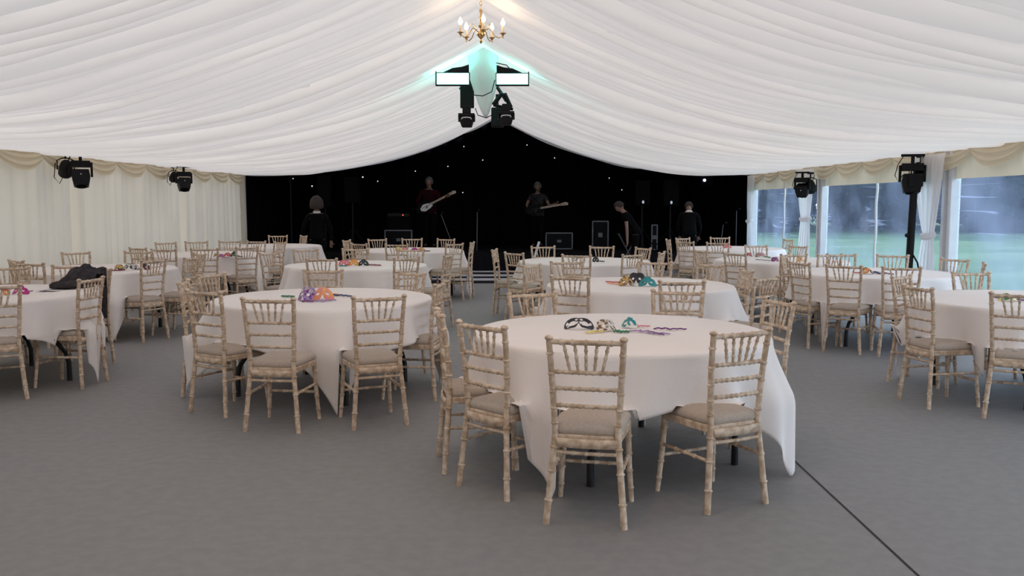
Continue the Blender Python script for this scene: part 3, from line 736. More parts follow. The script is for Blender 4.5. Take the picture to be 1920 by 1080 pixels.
def skirt(i, j):
    h = .92-.47*j; a = (i*2-1)
    return Vector((.115+.012*math.sin(i*16+j*3)+.02*j*(1-j), .20+.075*a*(1-.45*j)+.02*j, h-ZT+.02*math.cos(a*1.4)*(1-j)))
m = MB(); m.grid(skirt, 40, 26); m.build('hanging_skirt', M['coat'], t, solid=.012)
m = MB(); pts = [Vector((-.20,-.13,.03)), Vector((-.15,-.19,.035)), Vector((-.08,-.22,.04)), Vector((.02,-.21,.045)), Vector((.08,-.15,.06))]
m.tube(pts, [.022,.034,.038,.042,.03], 14, flat=.8)
for v in m.bm.verts: v.co += Vector((0, 0, .008*noise.noise(v.co*22))); v.co.z = max(.004, v.co.z)
m.build('sleeve', M['coat'], t)
# ------------------------------------------------------------------ chandelier
c0 = Vector((-.285, 8.5, 0)); zc = ony(905, 58, 8.5).z
t = thing('chandelier', 'brass five-arm chandelier with lit candle bulbs hanging from the ceiling', 'chandelier', (c0.x, c0.y, zc))
m = MB(); m.lathe([(.003,-.115),(.010,-.105),(.014,-.09),(.006,-.075),(.020,-.06),(.034,-.045),(.042,-.03),(.034,-.014),(.016,.0),(.012,.02),(.022,.035),(.026,.045),(.014,.06),(.010,.09),(.018,.10),(.020,.115),(.010,.13),(.008,.16),(.016,.175),(.013,.19),(.004,.20)], 20)
m.build('stem', M['brass'], t)
m = MB(); z_ = .20; k_ = 0
top = ceil_z(c0.x)-zc-.04
while z_ < top:
    a = 0 if k_ % 2 else math.pi/2
    m.tube([(.011*math.cos(th)*math.cos(a), .011*math.cos(th)*math.sin(a), z_+.017+.019*math.sin(th)) for th in [q*math.pi/6 for q in range(13)]], .0028, 6, cap=False)
    z_ += .029; k_ += 1
m.build('chain', M['brass'], t)
m = MB(); m.lathe([(.045, top-.005), (.045, top+.01), (.02, top+.03)], 16); m.build('ceiling_rose', M['brass'], t)
for a in (-82, -154, -10, 62, 134):
    ca, sa = math.cos(R(a)), math.sin(R(a)); rr = .205
    pts = [(.02,-.02),(.045,.005),(.07,.02),(.09,.012),(.105,-.015),(.13,-.05),(.165,-.068),(.195,-.055),(rr,-.035)]
    arm = MB(); arm.tube([(x*ca, x*sa, z) for x, z in pts], .0045, 8)
    arm.tube([((.09+.022*math.cos(q))*ca, (.09+.022*math.cos(q))*sa, .035+.022*math.sin(q)) for q in [n_*.5 for n_ in range(9)]], .003, 6)
    ao = arm.build('arm', M['brass'], t)
    MM = Matrix.Translation((rr*ca, rr*sa, 0))
    m = MB(); m.lathe([(.002,-.075),(.006,-.065),(.004,-.055),(.012,-.045),(.016,-.035),(.030,-.030),(.030,-.026),(.012,-.022)], 14, MM); m.build('drip_pan', M['brass'], ao)
    m = MB(); m.lathe([(.011,-.025),(.011,.035),(.009,.038)], 12, MM); m.build('candle_tube', M['candle'], ao)
    m = MB(); m.lathe([(.008,.036),(.014,.045),(.019,.058),(.018,.072),(.012,.088),(.005,.102),(.001,.108)], 14, MM); m.build('bulb', M['bulb'], ao)
    ld = bpy.data.lights.new('bulb_light', 'POINT'); ld.energy = 1.6; ld.color = (1, .72, .45); ld.shadow_soft_size = .03
    lo = bpy.data.objects.new('bulb_light', ld); C.objects.link(lo); lo.parent = t; lo.location = (rr*ca, rr*sa, .07)

fill_chandelier = dup(t, (c0.x, 3.8, zc), R(20), 'added unseen brass chandelier above the camera, brightening the nearest tables')  # added copy out of view, its stronger bulbs brighten the near tables
for ch in fill_chandelier.children:
    if ch.type == 'LIGHT': ch.data = ch.data.copy(); ch.data.energy = 13

# ------------------------------------------------------------------ stage lights hung at the eaves
def fixture(loc, yaw, tiltd, lab, s=1.0, grp='stage lights hung at the eaves'):
    t = thing('stage_light', lab, 'stage light', loc, R(yaw), grp)
    m = MB(); m.box(-.13*s,.13*s,-.03*s,.03*s,-.03*s,0).box(-.02*s,.02*s,-.02*s,.02*s,-.12*s,-.03*s); m.build('clamp', M['black_metal'], t, bevel=.004)
    m = MB(); m.box(-.12*s,.12*s,-.07*s,.07*s,-.20*s,-.11*s); m.box(-.15*s,-.12*s,-.03*s,.03*s,-.33*s,-.13*s).box(.12*s,.15*s,-.03*s,.03*s,-.33*s,-.13*s); m.build('yoke', M['black_metal'], t, bevel=.006)
    Mx = Matrix.Translation((0,0,-.31*s)) @ Matrix.Rotation(R(tiltd), 4, 'X')
    m = MB(); m.prism([(-.10*s,.07*s),(-.115*s,-.02*s),(-.09*s,-.15*s),(.09*s,-.15*s),(.115*s,-.02*s),(.10*s,.07*s)], -.09*s, .09*s, Mx); b_o = m.build('lamp_head', M['black_metal'], t, bevel=.008)
    m = MB(); m.lathe([(.07*s,-.152*s),(.075*s,-.158*s),(.06*s,-.168*s),(.02*s,-.172*s)], 20, Mx); m.build('lens', M['speaker'], b_o)
    m = MB(); m.ball((.0,-.093*s,.0), .008*s, Mx, 1); m.build('lens_glint', M['badge'], b_o)  # small glowing ball imitating a glint on the lamp head
    m = MB(); m.tube([(-.10*s,.02,-.02), (-.16*s,.03,-.12*s), (-.19*s,.02,-.25*s), (-.15*s,0,-.33*s), (-.10*s,.01,-.24*s)], .006, 6); m.build('cable', M['black_metal'], t)
    return t
def parcan(loc, yaw, lab, s=1.0, grp='stage lights hung at the eaves'):
    t = thing('par_light', lab, 'stage light', loc, R(yaw), grp)
    m = MB(); m.box(-.05*s,.05*s,-.02*s,.02*s,-.03*s,0).tube([(0,0,-.02*s),(0,0,-.10*s)], .012*s, 8); m.build('clamp', M['black_metal'], t)
    m = MB(); m.tube([(-.10*s,0,-.24*s),(-.10*s,0,-.12*s),(-.04*s,0,-.09*s),(.04*s,0,-.09*s),(.10*s,0,-.12*s),(.10*s,0,-.24*s)], .009*s, 6); m.build('bracket', M['black_metal'], t)
    Mx = Matrix.Translation((0,0,-.22*s)) @ Matrix.Rotation(R(58), 4, 'X')
    m = MB(); m.lathe([(.03*s,.12*s),(.06*s,.11*s),(.075*s,.06*s),(.085*s,-.02*s),(.09*s,-.11*s),(.082*s,-.11*s),(.07*s,-.02*s)], 20, Mx); m.build('can', M['black_metal'], t)
    m = MB()
    for q in range(7):
        a = q*math.pi/3; r_ = 0 if q == 6 else .045*s
        m.ball((r_*math.cos(a), r_*math.sin(a), -.02*s), .014*s, Mx, 1)
    m.build('led_cluster', M['alu'], t)
    m = MB(); m.tube([(.06*s,.02,-.05), (-.02*s,.04,-.30*s), (-.08*s,.02,-.42*s), (-.14*s,.02,-.34*s), (-.12*s,.02,-.15*s)], .006, 6); m.build('cable', M['black_metal'], t)
    return t
def P3(px, py, Y): return ony(px, py, Y)
fixture(P3(150, 286, 12.4), 25, -12, 'big black moving-head stage light at the nearer left eave', 1.0)
parcan(P3(122, 283.5, 12.5), 30, 'black LED can with dangling cable at the nearer left eave', 1.05)
fixture(P3(344, 311, 16.3), 30, -22, 'black moving-head stage light at the farther left eave', .95)
parcan(P3(325, 312.5, 16.4), 30, 'black LED can at the farther left eave', .8)
fixture(P3(1505, 322, 16.2), -35, 25, 'black moving-head stage light at the farther right eave', .95)
parcan(P3(1520, 323, 16.3), -30, 'black LED can at the farther right eave', 1.1)
fixture(P3(1712, 289, 12.0), -20, -5, 'black moving-head stage light above the black pole by the window', 1.1)
parcan(P3(1727, 291, 12.1), -30, 'black LED can above the black pole by the window', 1.1)
# black pole standing at the window
pb = ony(1704, 500, 11.95); xb = pb.x
t = thing('lighting_pole', 'tall black pole with box and cable standing by the clear window', 'pole', (xb, 11.95, 0))
xt = ony(1714, 350, 11.95).x-xb; zt = ony(1714, 350, 11.95).z
m = MB(); m.tube([(-.02,0,0),(0,0,.6),(xt*.8,0,1.5),(xt,0,zt+.05)], .048, 14); m.build('pole', M['black_metal'], t)
m = MB(); m.lathe([(.17,0),(.17,.02),(.05,.04)], 20); m.build('base_plate', M['black_metal'], t)
m = MB(); m.box(xt-.10, xt+.09, -.07, .07, zt, zt+.17); m.build('junction_box', M['black_metal'], t, bevel=.01)
zk = ony(1697, 441, 11.95).z
m = MB(); m.ball((-.06,-.04,zk), .028).tube([(0,0,zk-.03),(-.06,-.04,zk)], .012, 6); m.build('clamp_knob', M['black_metal'], t)
m = MB(); m.tube([(.03,-.03,zk-.25),(.09,-.05,zk-.36),(.11,-.05,zk-.46),(.05,-.04,zk-.50)], .012, 6); m.build('cable', M['black_metal'], t)

# ------------------------------------------------------------------ rig under the ridge at the near frame
YR = 11.7
def q3(px, py, Y=YR): return ony(px, py, Y)
top_, tip = q3(905, 95, 11.85), q3(911, 221, 11.45)
t = thing('ridge_boot', 'white tapering cloth boot hanging from the ridge between cyan lights', 'drape', top_)
m = MB()
def boot(i, j):
    c_ = top_.lerp(tip, j); wd = (.19-.05*j if j < .42 else (.169)*max(0, 1-(j-.42)/.58)**.8)+.006
    a = (i*2-1)*math.pi/2
    return Vector((c_.x+wd*math.sin(a), c_.y-.22*math.cos(a)*(1-j*.6)+.02*math.sin(j*9+i*5), c_.z))-top_
m.grid(boot, 24, 22); m.build('boot_cloth', M['curtain'], t, solid=.004)
m = MB(); m.tube([boot(0,j/12) for j in range(13)], .008, 6).tube([boot(1,j/12) for j in range(13)], .008, 6); m.build('edge_piping', M['curtain'], t)
def panel(x0, x1, y0, y1, lab, sgn):
    a, b = q3(x0, y0, 11.3), q3(x1, y1, 11.3); cx, cz = (a.x+b.x)/2, (a.z+b.z)/2; w_, h_ = abs(b.x-a.x)/2, abs(a.z-b.z)/2
    t = thing('led_flood', lab, 'stage light', (cx, 11.3, cz), 0)
    m = MB(); m.box(-w_-.012, w_+.012, .012, .09, -h_-.012, h_+.012); m.build('housing', M['black_metal'], t, bevel=.006)
    m = MB(); m.box(-w_, w_, 0, .012, -h_, h_); m.build('led_face', M['led'], t, bevel=.003)
    m = MB(); m.box(-w_-.012, w_+.012, -.06, .012, -h_-.022, -h_-.010, ); m.box(sgn*(w_+.008)-.006, sgn*(w_+.008)+.006, -.05, .04, -h_-.02, h_+.02); m.build('barn_door', M['black_metal'], t)
    m = MB(); m.tube([(-w_*sgn*.9,.05,h_+.08),(0,.05,h_+.06),(w_*sgn*.8,.05,h_-.01)], .012, 6).prism([(-sgn*w_, h_+.11), (-sgn*w_, h_), (sgn*w_*.75, h_)], .04, .06); m.build('hanging_bracket', M['black_metal'], t)
    ld = bpy.data.lights.new('led_wash', 'AREA'); ld.shape = 'RECTANGLE'; ld.size = .3; ld.size_y = .1; ld.energy = 12; ld.color = (.10, 1, .85)
    lo = bpy.data.objects.new('led_wash', ld); C.objects.link(lo); lo.parent = t; lo.location = (sgn*.05, .16, h_+.03); lo.rotation_euler = (R(160), R(sgn*20), 0)
    return t
panel(819, 879, 137, 158, 'glowing cyan LED flood panel left of the white boot', -1)
panel(931, 990, 138, 158, 'glowing cyan LED flood panel right of the white boot', 1)
t = thing('lighting_bar', 'black lighting bar crossing the ridge behind the cyan panels', 'lighting bar', q3(907, 172, 11.75))
o0 = Vector(t.location)
m = MB(); m.tube([q3(862,168)-o0, q3(885,150)-o0, q3(907,150)-o0, q3(930,160)-o0, q3(950,190)-o0], .022, 8); m.build('bar', M['black_metal'], t)
m = MB(); a, b = q3(863, 152)-o0, q3(889, 203)-o0; m.box(a.x, b.x, -.10, -.03, b.z, a.z); m.build('dimmer_box', M['black_metal'], t, bevel=.01)
m = MB(); m.tube([q3(925,197,11.5)-o0, q3(941,175,11.5)-o0, q3(946,176,11.5)-o0, q3(958,202,11.5)-o0], .03, 6).tube([q3(925,197,11.5)-o0, q3(962,205,11.5)-o0], .02, 6); m.build('slanted_bracket', M['black_metal'], t)
m = MB(); m.tube([q3(876,165,11.2)-o0, q3(885,178,11.2)-o0, q3(905,180,11.15)-o0, q3(922,172,11.2)-o0, q3(928,150,11.25)-o0], .006, 6)
m.tube([q3(891,203,11.2)-o0, q3(896,216,11.2)-o0, q3(912,221,11.15)-o0, q3(925,214,11.2)-o0], .006, 6).tube([q3(930,118,11.3)-o0, q3(950,122,11.3)-o0, q3(960,134,11.3)-o0], .006, 6); m.build('cable', M['black_metal'], t)
def movinghead(px, py, lab):
    o = q3(px, py, 11.25)
    t = thing('moving_head_light', lab, 'stage light', o, 0)
    m = MB(); m.box(-.10,.10,-.07,.07,-.04,.0).box(-.05,.05,-.05,.05,0,.09); m.build('base', M['black_metal'], t, bevel=.008)
    m = MB(); m.tube([(-.085,0,-.02),(-.085,0,-.10)], .02, 8).tube([(.085,0,-.02),(.085,0,-.10)], .02, 8); m.build('yoke', M['black_metal'], t)
    m = MB(); m.prism([(-.07,-.04),(-.082,-.10),(-.06,-.165),(.06,-.165),(.082,-.10),(.07,-.04)], -.07, .08); h_ = m.build('head', M['black_metal'], t, bevel=.01)
    m = MB(); m.tube([(-.06,-.073,-.075),(-.05,-.073,-.056),(0,-.073,-.050),(.05,-.073,-.056),(.06,-.073,-.075)], .007, 6); m.build('pale_rim', M['upvc'], h_)
movinghead(875, 213, 'black moving-head light hanging left of the boot tip')
movinghead(949, 209, 'black moving-head light hanging right of the boot tip')
o = q3(928, 205, 12.4); t = thing('moving_head_light', 'black light tucked behind the boot tip against the black gable', 'stage light', o)
m = MB(); m.box(-.05,.12,-.08,.08,-.24,.02); m.build('body', M['black_metal'], t, bevel=.02); m = MB(); m.tube([(0.03,0,.0),(0.03,0,.2)], .02, 8); m.build('clamp', M['black_metal'], t)
# ------------------------------------------------------------------ dance floor and stage
t = thing('dance_floor', 'black dance floor edge with white stripes in front of the stage', 'dance floor', (-.9, 19.2, 0))
m = MB(); m.box(-3.4, 3.1, -1.72, 1.6, .001, .008); m.build('black_boards', M['stage'], t, smooth=False)
for a, b in ((18.0, 18.55), (19.05, 19.6), (20.2, 20.6)):
    m = MB(); m.box(-3.4, 3.1, a-19.2, b-19.2, .008, .012); m.build('white_stripe', M['stripe_white'], t, smooth=False)
m = MB(); m.box(XL+.15, XR-.15, 20.9, YB-.15, 0, .40); st_ = m.build('stage', M['stage'], smooth=False); tag(st_, 'low black stage under the black starlit drape', 'stage')
SZ = .40
def st3(px, py, Y): return ony(px, py, Y)
def case(px0, px1, py0, Y, h, lab, d=.5, amp=None):
    a, b = ony(px0, 450, Y), ony(px1, 450, Y); w_ = (b.x-a.x)/2; ht = ony(px0, py0, Y).z-SZ
    t = thing('flight_case', lab, 'flight case', ((a.x+b.x)/2, Y, SZ))
    m = MB(); m.box(-w_, w_, 0, d, .02, ht); m.build('case_body', M['case'], t, bevel=.006)
    e = .014
    m = MB()
    for z in (.03, ht-.0): m.box(-w_-.005, w_+.005, -.008, .012, z-e, z+e)
    for x in (-w_, w_): m.box(x-e, x+e, -.008, .012, .02, ht)
    m.build('metal_edging', M['alu'], t)
    m = MB(); m.box(-.05, .05, -.012, 0, ht*.45, ht*.6); m.build('latch', M['alu'], t)
    return t, ht, w_
c1, h1, w1 = case(722, 772, 432, 22.2, 0, 'flight case with bright metal edging beneath the amplifier, left of stage')
t = thing('guitar_amplifier', 'black amplifier with a small red lamp on top of a flight case', 'amplifier', (c1.location.x, 22.25, SZ+h1+.014))
m = MB(); m.box(-w1*.85, w1*.85, 0, .35, 0, .42); m.build('cabinet', M['speaker'], t, bevel=.012)
m = MB(); m.box(-w1*.8, w1*.8, -.012, 0, .33, .40); m.build('control_panel', M['black_metal'], t)
m = MB(); m.ball((w1*.35,-.02,.36), .014); m.build('pilot_lamp', M['red_led'], t)
case(1024, 1073, 437, 22.3, 0, 'wide flight case with rounded metal edging, centre of stage')
case(1111, 1140, 415, 22.3, 0, 'upright flight case with metal edging, right of centre stage')
case(1222, 1232, 422, 22.0, 0, 'narrow flight case standing on end beneath the black speakers', d=.35)

def speaker(px0, px1, py0, py1, Y, lab, badge=True, base=SZ):
    a, b = ony(px0, py0, Y), ony(px1, py1, Y); w_ = (b.x-a.x)/2; zb = b.z; h_ = a.z-b.z
    s = thing('speaker_stand', lab.replace('loudspeaker', 'stand of the loudspeaker'), 'speaker stand', ((a.x+b.x)/2, Y+.15, base))
    m = MB(); m.tube([(0,0,.1),(0,0,zb-base)], .018, 10); m.build('pole', M['black_metal'], s)
    for q in range(3):
        an = q*2.1+.5; m = MB(); m.tube([(0,0,.55),(.45*math.cos(an), .45*math.sin(an), .01)], .012, 6); m.build('leg', M['black_metal'], s)
    t = thing('loudspeaker', lab, 'loudspeaker', ((a.x+b.x)/2, Y, zb))
    m = MB(); m.prism([(-w_,0),(w_,0),(w_,h_),(-w_,h_)], 0, .32); m.build('cabinet', M['speaker'], t, bevel=.02)
    if badge:
        m = MB(); m.ball((.0,-.006,h_*.13), .035, sc3=(.8,.3,1.1)); m.build('badge', M['badge'], t)
speaker(1193, 1219, 338, 385, 21.5, 'black loudspeaker with silver badge, left of the right-hand pair')
speaker(1245, 1273, 337, 386, 21.4, 'black loudspeaker with silver badge, right of the right-hand pair')
speaker(594, 620, 330, 388, 21.6, 'faint black loudspeaker, left of the left-hand pair', False)
speaker(645, 672, 332, 380, 21.5, 'faint black loudspeaker, right of the left-hand pair', False)

def mic(pb, pt, Y, lab, boom=None, base=SZ):
    b, tp = ony(*pb, Y), ony(*pt, Y)
    t = thing('microphone_stand', lab, 'microphone stand', (b.x, Y, base))
    m = MB(); m.lathe([(.13,0),(.13,.012),(.03,.03)], 16); m.build('base', M['black_metal'], t)
    m = MB(); m.tube([(0,0,.02), (tp.x-b.x, 0, tp.z-base)], .009, 8); m.build('rod', M['alu'], t)
    m = MB(); m.tube([(tp.x-b.x,0,tp.z-base),(tp.x-b.x+.05,-.12,tp.z-base+.05)], [.010,.020], 8); m.build('microphone', M['black_metal'], t)
mic((852, 458), (827, 402), 21.9, 'slanting silver microphone stand right of the red-shirted guitarist')
mic((894, 455), (895, 397), 21.6, 'upright dim microphone stand near the middle of the stage')
mic((1350, 455), (1356, 421), 21.3, 'slim slanting microphone stand at the right end of the stage')
mic((1380, 455), (1381, 395), 21.3, 'upright microphone stand beside the right end curtain')
t = thing('keyboard_stand', 'chrome crossed-leg keyboard stand in front of the right stage', 'keyboard stand', (ony(1178, 460, 20.6).x, 20.6, 0))
for sx in (-1, 1):
    for yy_ in (-.05, .05):
        m = MB(); m.tube([(sx*.22, yy_, .03), (-sx*.22, yy_, .85)], .012, 8); m.build('leg', M['alu'], t)
m = MB(); m.tube([(-.22,-.2,.85),(-.22,.2,.85)], .012, 8).tube([(.22,-.2,.85),(.22,.2,.85)], .012, 8).tube([(-.22,-.2,.03),(-.22,.2,.03)], .012, 8).tube([(.22,-.2,.03),(.22,.2,.03)], .012, 8); m.build('crossbar', M['alu'], t)
t = thing('white_pole', 'slim white pole leaning behind the farthest right-of-aisle chairs', 'pole', (ony(1004, 480, 15.0).x, 15.0, 0))
a, b = ony(1003, 480, 15.0), ony(1011, 453, 15.0); x0 = t.location.x
m = MB(); m.tube([(-.14,.0,.012),(a.x-x0,0,a.z),(b.x-x0,0,b.z)], .020, 8); m.build('shaft', M['upvc'], t); m = MB(); m.lathe([(.10,0),(.10,.012),(.02,.02)], 14, Matrix.Translation((-.14,0,0))); m.build('foot', M['upvc'], t)

# star lights in the drape
stars = [(550,335),(585,349),(680,332),(709,340),(719,340),(763,322),(779,321),(740,362),(868,361),(1082,322),(1102,332),(1133,328.5),(1142,334),(1348,339),(950,292),(988,272),(1040,296),(820,300),(870,275),(1030,322),(1255,352),(1166,356),(840,312),(905,300),(1060,305)]
for i, (px, py) in enumerate(stars):
    p = ony(px, py, YB); p.y = YB+pleat(p.x-XL+.1, .05, 16)-.012; r_ = .022 if i in (1, 2, 11) else .016
    m = MB(); m.ball((0,0,0), r_, sub=1); o = m.build('star_light', M['star']); o.location = p; tag(o, 'tiny white star light in the black drape', 'star light', 'star lights in the black drape')
p = ony(1320.5, 338, YB); p.y = YB+pleat(p.x-XL+.1, .05, 16)-.03; m = MB(); m.ball((0,0,0), .04, sub=2); o = m.build('spot_lamp', M['blue_star']); o.location = p; tag(o, 'bright blue-white lamp high at the right of the black drape', 'lamp')

# ------------------------------------------------------------------ people
def skin(verts, edges, radii, lv=1):
    me = bpy.data.meshes.new('tmp'); me.from_pydata([tuple(v) for v in verts], edges, []); o = bpy.data.objects.new('tmp', me); C.objects.link(o)
    md = o.modifiers.new('s', 'SKIN'); md.use_smooth_shade = True
    sv = me.skin_vertices[0].data
    for i, r_ in enumerate(radii):
        sv[i].radius = (r_, r_) if not hasattr(r_, '__len__') else r_
        sv[i].use_root = (i == 0)
    if lv: o.modifiers.new('u', 'SUBSURF').levels = lv
    dg = bpy.context.evaluated_depsgraph_get(); out = bpy.data.meshes.new_from_object(o.evaluated_get(dg)); bpy.data.objects.remove(o); return out
class Sk:
    def __init__(s): s.v = []; s.e = []; s.r = []
    def add(s, p, r, par=None):
        s.v.append(Vector(p)); s.r.append(r)
        if par is not None: s.e.append((par, len(s.v)-1))
        return len(s.v)-1
    def chain(s, pts, rs, par):
        for p, r in zip(pts, rs): par = s.add(p, r, par)
        return par
def person(loc, rz, lab, J, top, trousers, hair, hs=1.0, sleeves='long', collar=False, lean=0, H=1.75):
    """J: elbow / wrist targets for each arm in metres, x right, y forward, z up (before the lean)"""
    S = H/1.75; LM = Matrix.Translation((0,0,.95)) @ Matrix.Rotation(-R(lean), 4, 'X') @ Matrix.Translation((0,0,-.95))
    U = lambda p: (LM @ Vector(p))*S
    D_ = lambda p: Vector(p)*S
    b = Sk(); root = b.add(D_((0,0,.95)), (.155*S,.11*S))
    sp = b.chain([U((0,.0,1.10)), U((0,.01,1.26)), U((0,0,1.39))], [(.14*S,.10*S), (.165*S,.115*S), (.15*S,.10*S)], root)
    nk = b.chain([U((0,0,1.475)), U((0,.015,1.53)), U((0,.025,1.60))], [.062*S, .056*S, .07*S], sp)
    sh = {}; wr = {}
    for s in (-1, 1):
        el, w_ = J['R' if s > 0 else 'L']
        a = b.chain([U((s*.165,0,1.41)), U((s*.20,.0,1.37))], [.062*S, .052*S], sp)
        e = b.chain([U(Vector((s*.20,0,1.37)).lerp(Vector(el), .5)), U(el)], [.047*S, .040*S], a)
        wv = U(w_); ev = U(el); k_ = b.chain([ev.lerp(wv, .5), wv], [.036*S, .025*S], e); sh[s] = [U((s*.165,0,1.41)), U((s*.20,0,1.37)), U(Vector((s*.20,0,1.37)).lerp(Vector(el), .5)), ev, ev.lerp(wv, .5), wv]
        d = (wv-ev).normalized(); side = d.cross(Vector((0,1,0)) if abs(d.y) < .8 else Vector((0,0,1))).normalized(); nrm = side.cross(d).normalized()
        pm = b.chain([wv+d*.045*S, wv+d*.085*S], [(.034*S,.018*S), (.036*S,.016*S)], k_)
        for f_, ln in ((-1.5,.062), (-.5,.075), (.5,.078), (1.5,.070)):
            base_ = wv+d*.095*S+side*f_*.017*S; dd = (d+nrm*.35).normalized(); d3 = (d+nrm*1.1).normalized()
            b.chain([base_, base_+dd*ln*.5*S, base_+dd*ln*.5*S+d3*ln*.5*S], [.0095*S, .0085*S, .0075*S], pm)
        b.chain([wv+d*.04*S+side*.034*S, wv+d*.065*S+side*.058*S+nrm*.01, wv+d*.09*S+side*.066*S+nrm*.02], [.012*S, .010*S, .008*S], k_)
    lg = {}
    for s in (-1, 1):
        pts = [D_((s*.09,0,.90)), D_((s*.10,.02,.70)), D_((s*.105,.03,.50)), D_((s*.11,0,.28)), D_((s*.11,-.02,.10))]
        k_ = b.chain(pts, [.088*S,.078*S,.058*S,.050*S,.040*S], root); b.chain([D_((s*.115,.06,.045)), D_((s*.12,.14,.03))], [(.045*S,.035*S), (.040*S,.025*S)], k_); lg[s] = pts
    me = skin(b.v, b.e, b.r)
    bm = bmesh.new(); bm.from_mesh(me)
    hc = U((0,.03,1.645)); hd = Matrix.Translation(hc) @ Matrix.Rotation(-R(lean+J.get('nod', 0)), 4, 'X') @ Matrix.Rotation(R(J.get('turn', 0)), 4, 'Z')
    g = bmesh.ops.create_uvsphere(bm, u_segments=28, v_segments=22, radius=1)
    for v in g['verts']:
        x, y, z = v.co; r_ = .078*S
        X, Y, Z = x*r_, y*.098*S, z*.118*S
        if z < 0: X *= 1-.32*(-z)**1.5; Y = Y*(1-.12*(-z)) + .012*(-z)
        if y > .3:
            Y += .020*S*math.exp(-(x/.16)**2)*math.exp(-((z+.12)/.16)**2)          # nose
            Y -= .010*S*math.exp(-((abs(x)-.38)/.17)**2)*math.exp(-((z-.08)/.13)**2) # eye sockets
            Y += .006*S*math.exp(-((z-.26)/.1)**2)*math.exp(-(x/.6)**2)             # brow
            Y += .006*S*math.exp(-(x/.28)**2)*math.exp(-((abs(z+.48)-.06)/.05)**2)   # lips
            Y += .010*S*math.exp(-(x/.25)**2)*math.exp(-((z+.85)/.16)**2)           # chin
        v.co = hd @ Vector((X, Y, Z))
    for s in (-1, 1):
        g = bmesh.ops.create_icosphere(bm, subdivisions=2, radius=1)
        for v in g['verts']: v.co = hd @ Vector((s*.080*S+v.co.x*.010, -.005+v.co.y*.018, -.005+v.co.z*.032))
    bm.to_mesh(me); bm.free()
    t = thing('person', lab, 'person', loc, rz)
    obj('body', me, M['skin'], t)
    # hair
    m = MB(); g = bmesh.ops.create_uvsphere(m.bm, u_segments=28, v_segments=20, radius=1)
    dl = []
    for v in g['verts']:
        x, y, z = v.co
        if z < -.50 or (y > .25 and z < .38) or (y > -.1 and z < -.1 and abs(x) < .99 and y > .05): dl.append(v)
        rr = 1.0+.06*noise.noise(v.co*5); v.co = hd @ Vector((x*.094*S*rr*hs, y*.112*S*rr*hs-.010, z*.128*S*rr*hs+.012))
    bmesh.ops.delete(m.bm, geom=dl, context='VERTS'); m.build('hair', hair, t, solid=.012)
    # shirt or jacket
    k = Sk(); r0 = k.add(D_((0,0,.84)), (.205*S,.160*S)); s1 = k.chain([D_((0,0,.95)), U((0,0,1.04)), U((0,.01,1.18)), U((0,.01,1.30)), U((0,0,1.40)), U((0,0,1.45))], [(.20*S,.155*S), (.18*S,.135*S), (.180*S,.130*S), (.190*S,.130*S), (.165*S,.112*S), (.085*S,.075*S)], r0)
    for s in (-1, 1):
        n_ = 6 if sleeves == 'long' else 3
        k.chain([p.copy() for p in sh[s][:n_]], [.074*S,.066*S,.060*S,.053*S,.047*S,.036*S][:n_], s1-1)
    obj('shirt' if sleeves != 'long' or not collar else 'jacket', skin(k.v, k.e, k.r), top, t)
    k = Sk(); r0 = k.add(D_((0,0,.97)), (.162*S,.118*S)); h_ = k.add(D_((0,0,.90)), (.160*S,.115*S), r0)
    for s in (-1, 1): k.chain(lg[s], [.100*S,.092*S,.074*S,.066*S,.062*S], h_)
    obj('trousers', skin(k.v, k.e, k.r), trousers, t)
    for s in (-1, 1):
        k = Sk(); r0 = k.add(D_((s*.11,-.03,.06)), (.05*S,.055*S)); k.chain([D_((s*.115,.06,.05)), D_((s*.12,.15,.035))], [(.052*S,.045*S), (.045*S,.032*S)], r0); obj('shoe', skin(k.v, k.e, k.r), M['black_metal'], t)
    if collar:
        m = MB(); c_ = LM @ Vector((0,.0,1.49))*1; n_ = 24
        m.grid(lambda i, j: U((.078*math.cos(i*6.2832), .005+.070*math.sin(i*6.2832), 1.475+.045*j+.006*math.sin(i*6.28))), n_, 2); m.build('collar', M['collar'], t, solid=.005)
    return t
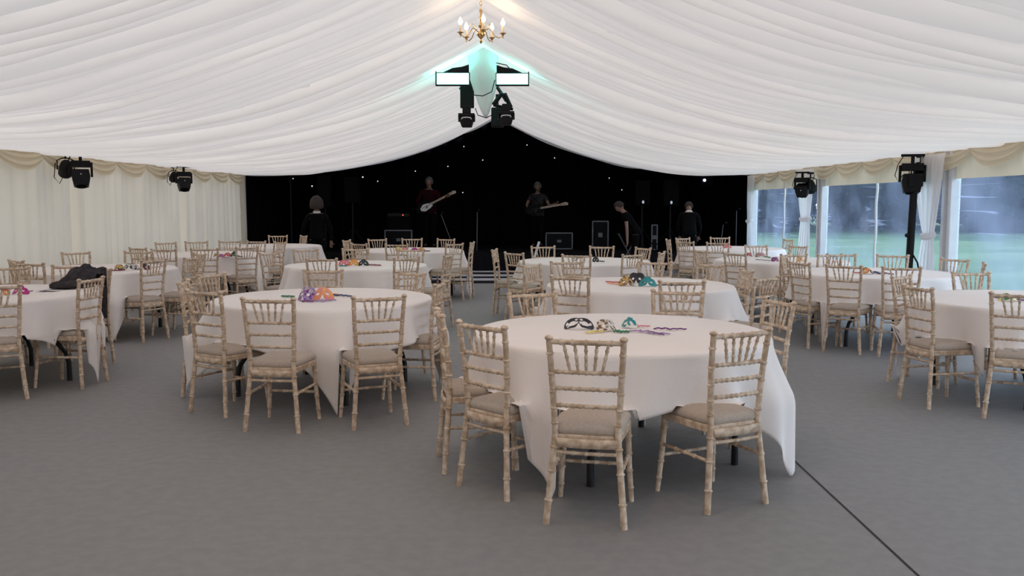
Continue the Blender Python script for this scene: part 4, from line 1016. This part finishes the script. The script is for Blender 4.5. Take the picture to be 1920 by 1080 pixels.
def guitar(loc, rz, slope, lab, body, guard):
    t = thing('electric_guitar', lab, 'guitar', loc, rz)
    Mx = Matrix.Rotation(R(slope), 4, 'Y') @ Matrix.Scale(-1, 4, Vector((1,0,0)))
    ol = []
    for q in range(40):
        a = q*2*math.pi/40; r_ = .165+.030*math.cos(2*a)+.012*math.cos(3*a+.4)+(.03 if abs(math.cos(a)) > .9 else 0)
        ol.append((r_*math.cos(a)*1.15, r_*math.sin(a)*.95))
    m = MB(); m.prism(ol, -.022, .022, Mx); m.build('guitar_body', body, t, bevel=.006)
    m = MB(); m.prism([(x*.62+.02, z*.62-.02) for x, z in ol], .022, .026, Mx); m.build('pickguard', guard, t)
    m = MB(); m.box(.15, .66, .008, .028, -.024, .024, Mx); m.build('neck', M['wood'], t, bevel=.004)
    m = MB(); m.prism([(.66,-.028),(.84,-.045),(.86,.01),(.80,.042),(.66,.030)], .004, .024, Mx); m.build('headstock', M['wood'], t)
    m = MB()
    for q in range(4): m.tube([Mx @ Vector((-.10, .030, -.015+.01*q)), Mx @ Vector((.80, .030, -.012+.008*q))], .0012, 4)
    m.build('strings', M['alu'], t)
    m = MB(); m.tube([Mx @ Vector((-.18,.0,.05)), Vector((-.16,-.12,.40)), Vector((0,-.17,.52)), Vector((.15,-.14,.40)), Mx @ Vector((.16,0,.10))], .012, 6); m.build('strap', M['black_metal'], t)
    return t
# facing the camera means rz = pi (local y forward points at -Y)
P_ = math.pi
xx = ony(805, 380, 22.9).x
person((xx, 22.9, SZ), P_, 'person with grey hair in a dark red shirt, playing guitar on stage', dict(R=((.30,-.02,1.14), (.10,.20,1.06)), L=((-.32,.06,1.16), (-.46,.30,1.30)), turn=-15, nod=8), M['maroon'], M['suit'], M['grey_hair'], H=1.78)
guitar((xx-.08, 22.9-.25, SZ+1.06), P_, 27, 'electric guitar with a pale body held by the red-shirted person', M['case'], M['collar'])
xx = ony(1008, 380, 23.2).x
person((xx, 23.2, SZ), P_, 'person in a grey-brown shirt playing guitar near the stage centre', dict(R=((.30,-.02,1.14), (.12,.20,1.04)), L=((-.32,.06,1.14), (-.46,.28,1.20)), turn=5, nod=10), M['grey_shirt'], M['suit'], M['grey_hair'], sleeves='short', H=1.66)
guitar((xx-.08, 23.2-.25, SZ+1.0), P_, 10, 'dark electric guitar held by the person near the stage centre', M['case'], M['case'])
person((ony(594, 400, 18.5).x, 18.5, 0), R(12), 'person with bushy dark hair and white collar standing with their back turned', dict(R=((.30,-.02,1.12), (.30,.02,.84)), L=((-.30,-.02,1.12), (-.28,.10,.88))), M['suit'], M['suit'], M['dark_hair'], hs=1.55, collar=True, H=1.60)
person((ony(1193, 400, 20.3).x, 20.3, 0), R(78), 'person in black leaning forward with a bare arm near the speakers', dict(R=((.22,.16,1.12), (.26,.30,.88)), L=((-.24,.12,1.12), (-.24,.26,.88)), nod=15), M['suit'], M['suit'], M['dark_hair'], sleeves='short', lean=32, H=1.68)
person((ony(1293, 400, 19.9).x, 19.9, 0), R(-8), 'person in dark clothes with pale collar bending, seen from behind at right', dict(R=((.26,.10,1.14), (.22,.32,1.02)), L=((-.26,.10,1.14), (-.22,.32,1.02)), nod=20), M['suit'], M['suit'], M['dark_hair'], collar=True, lean=30, H=1.66)
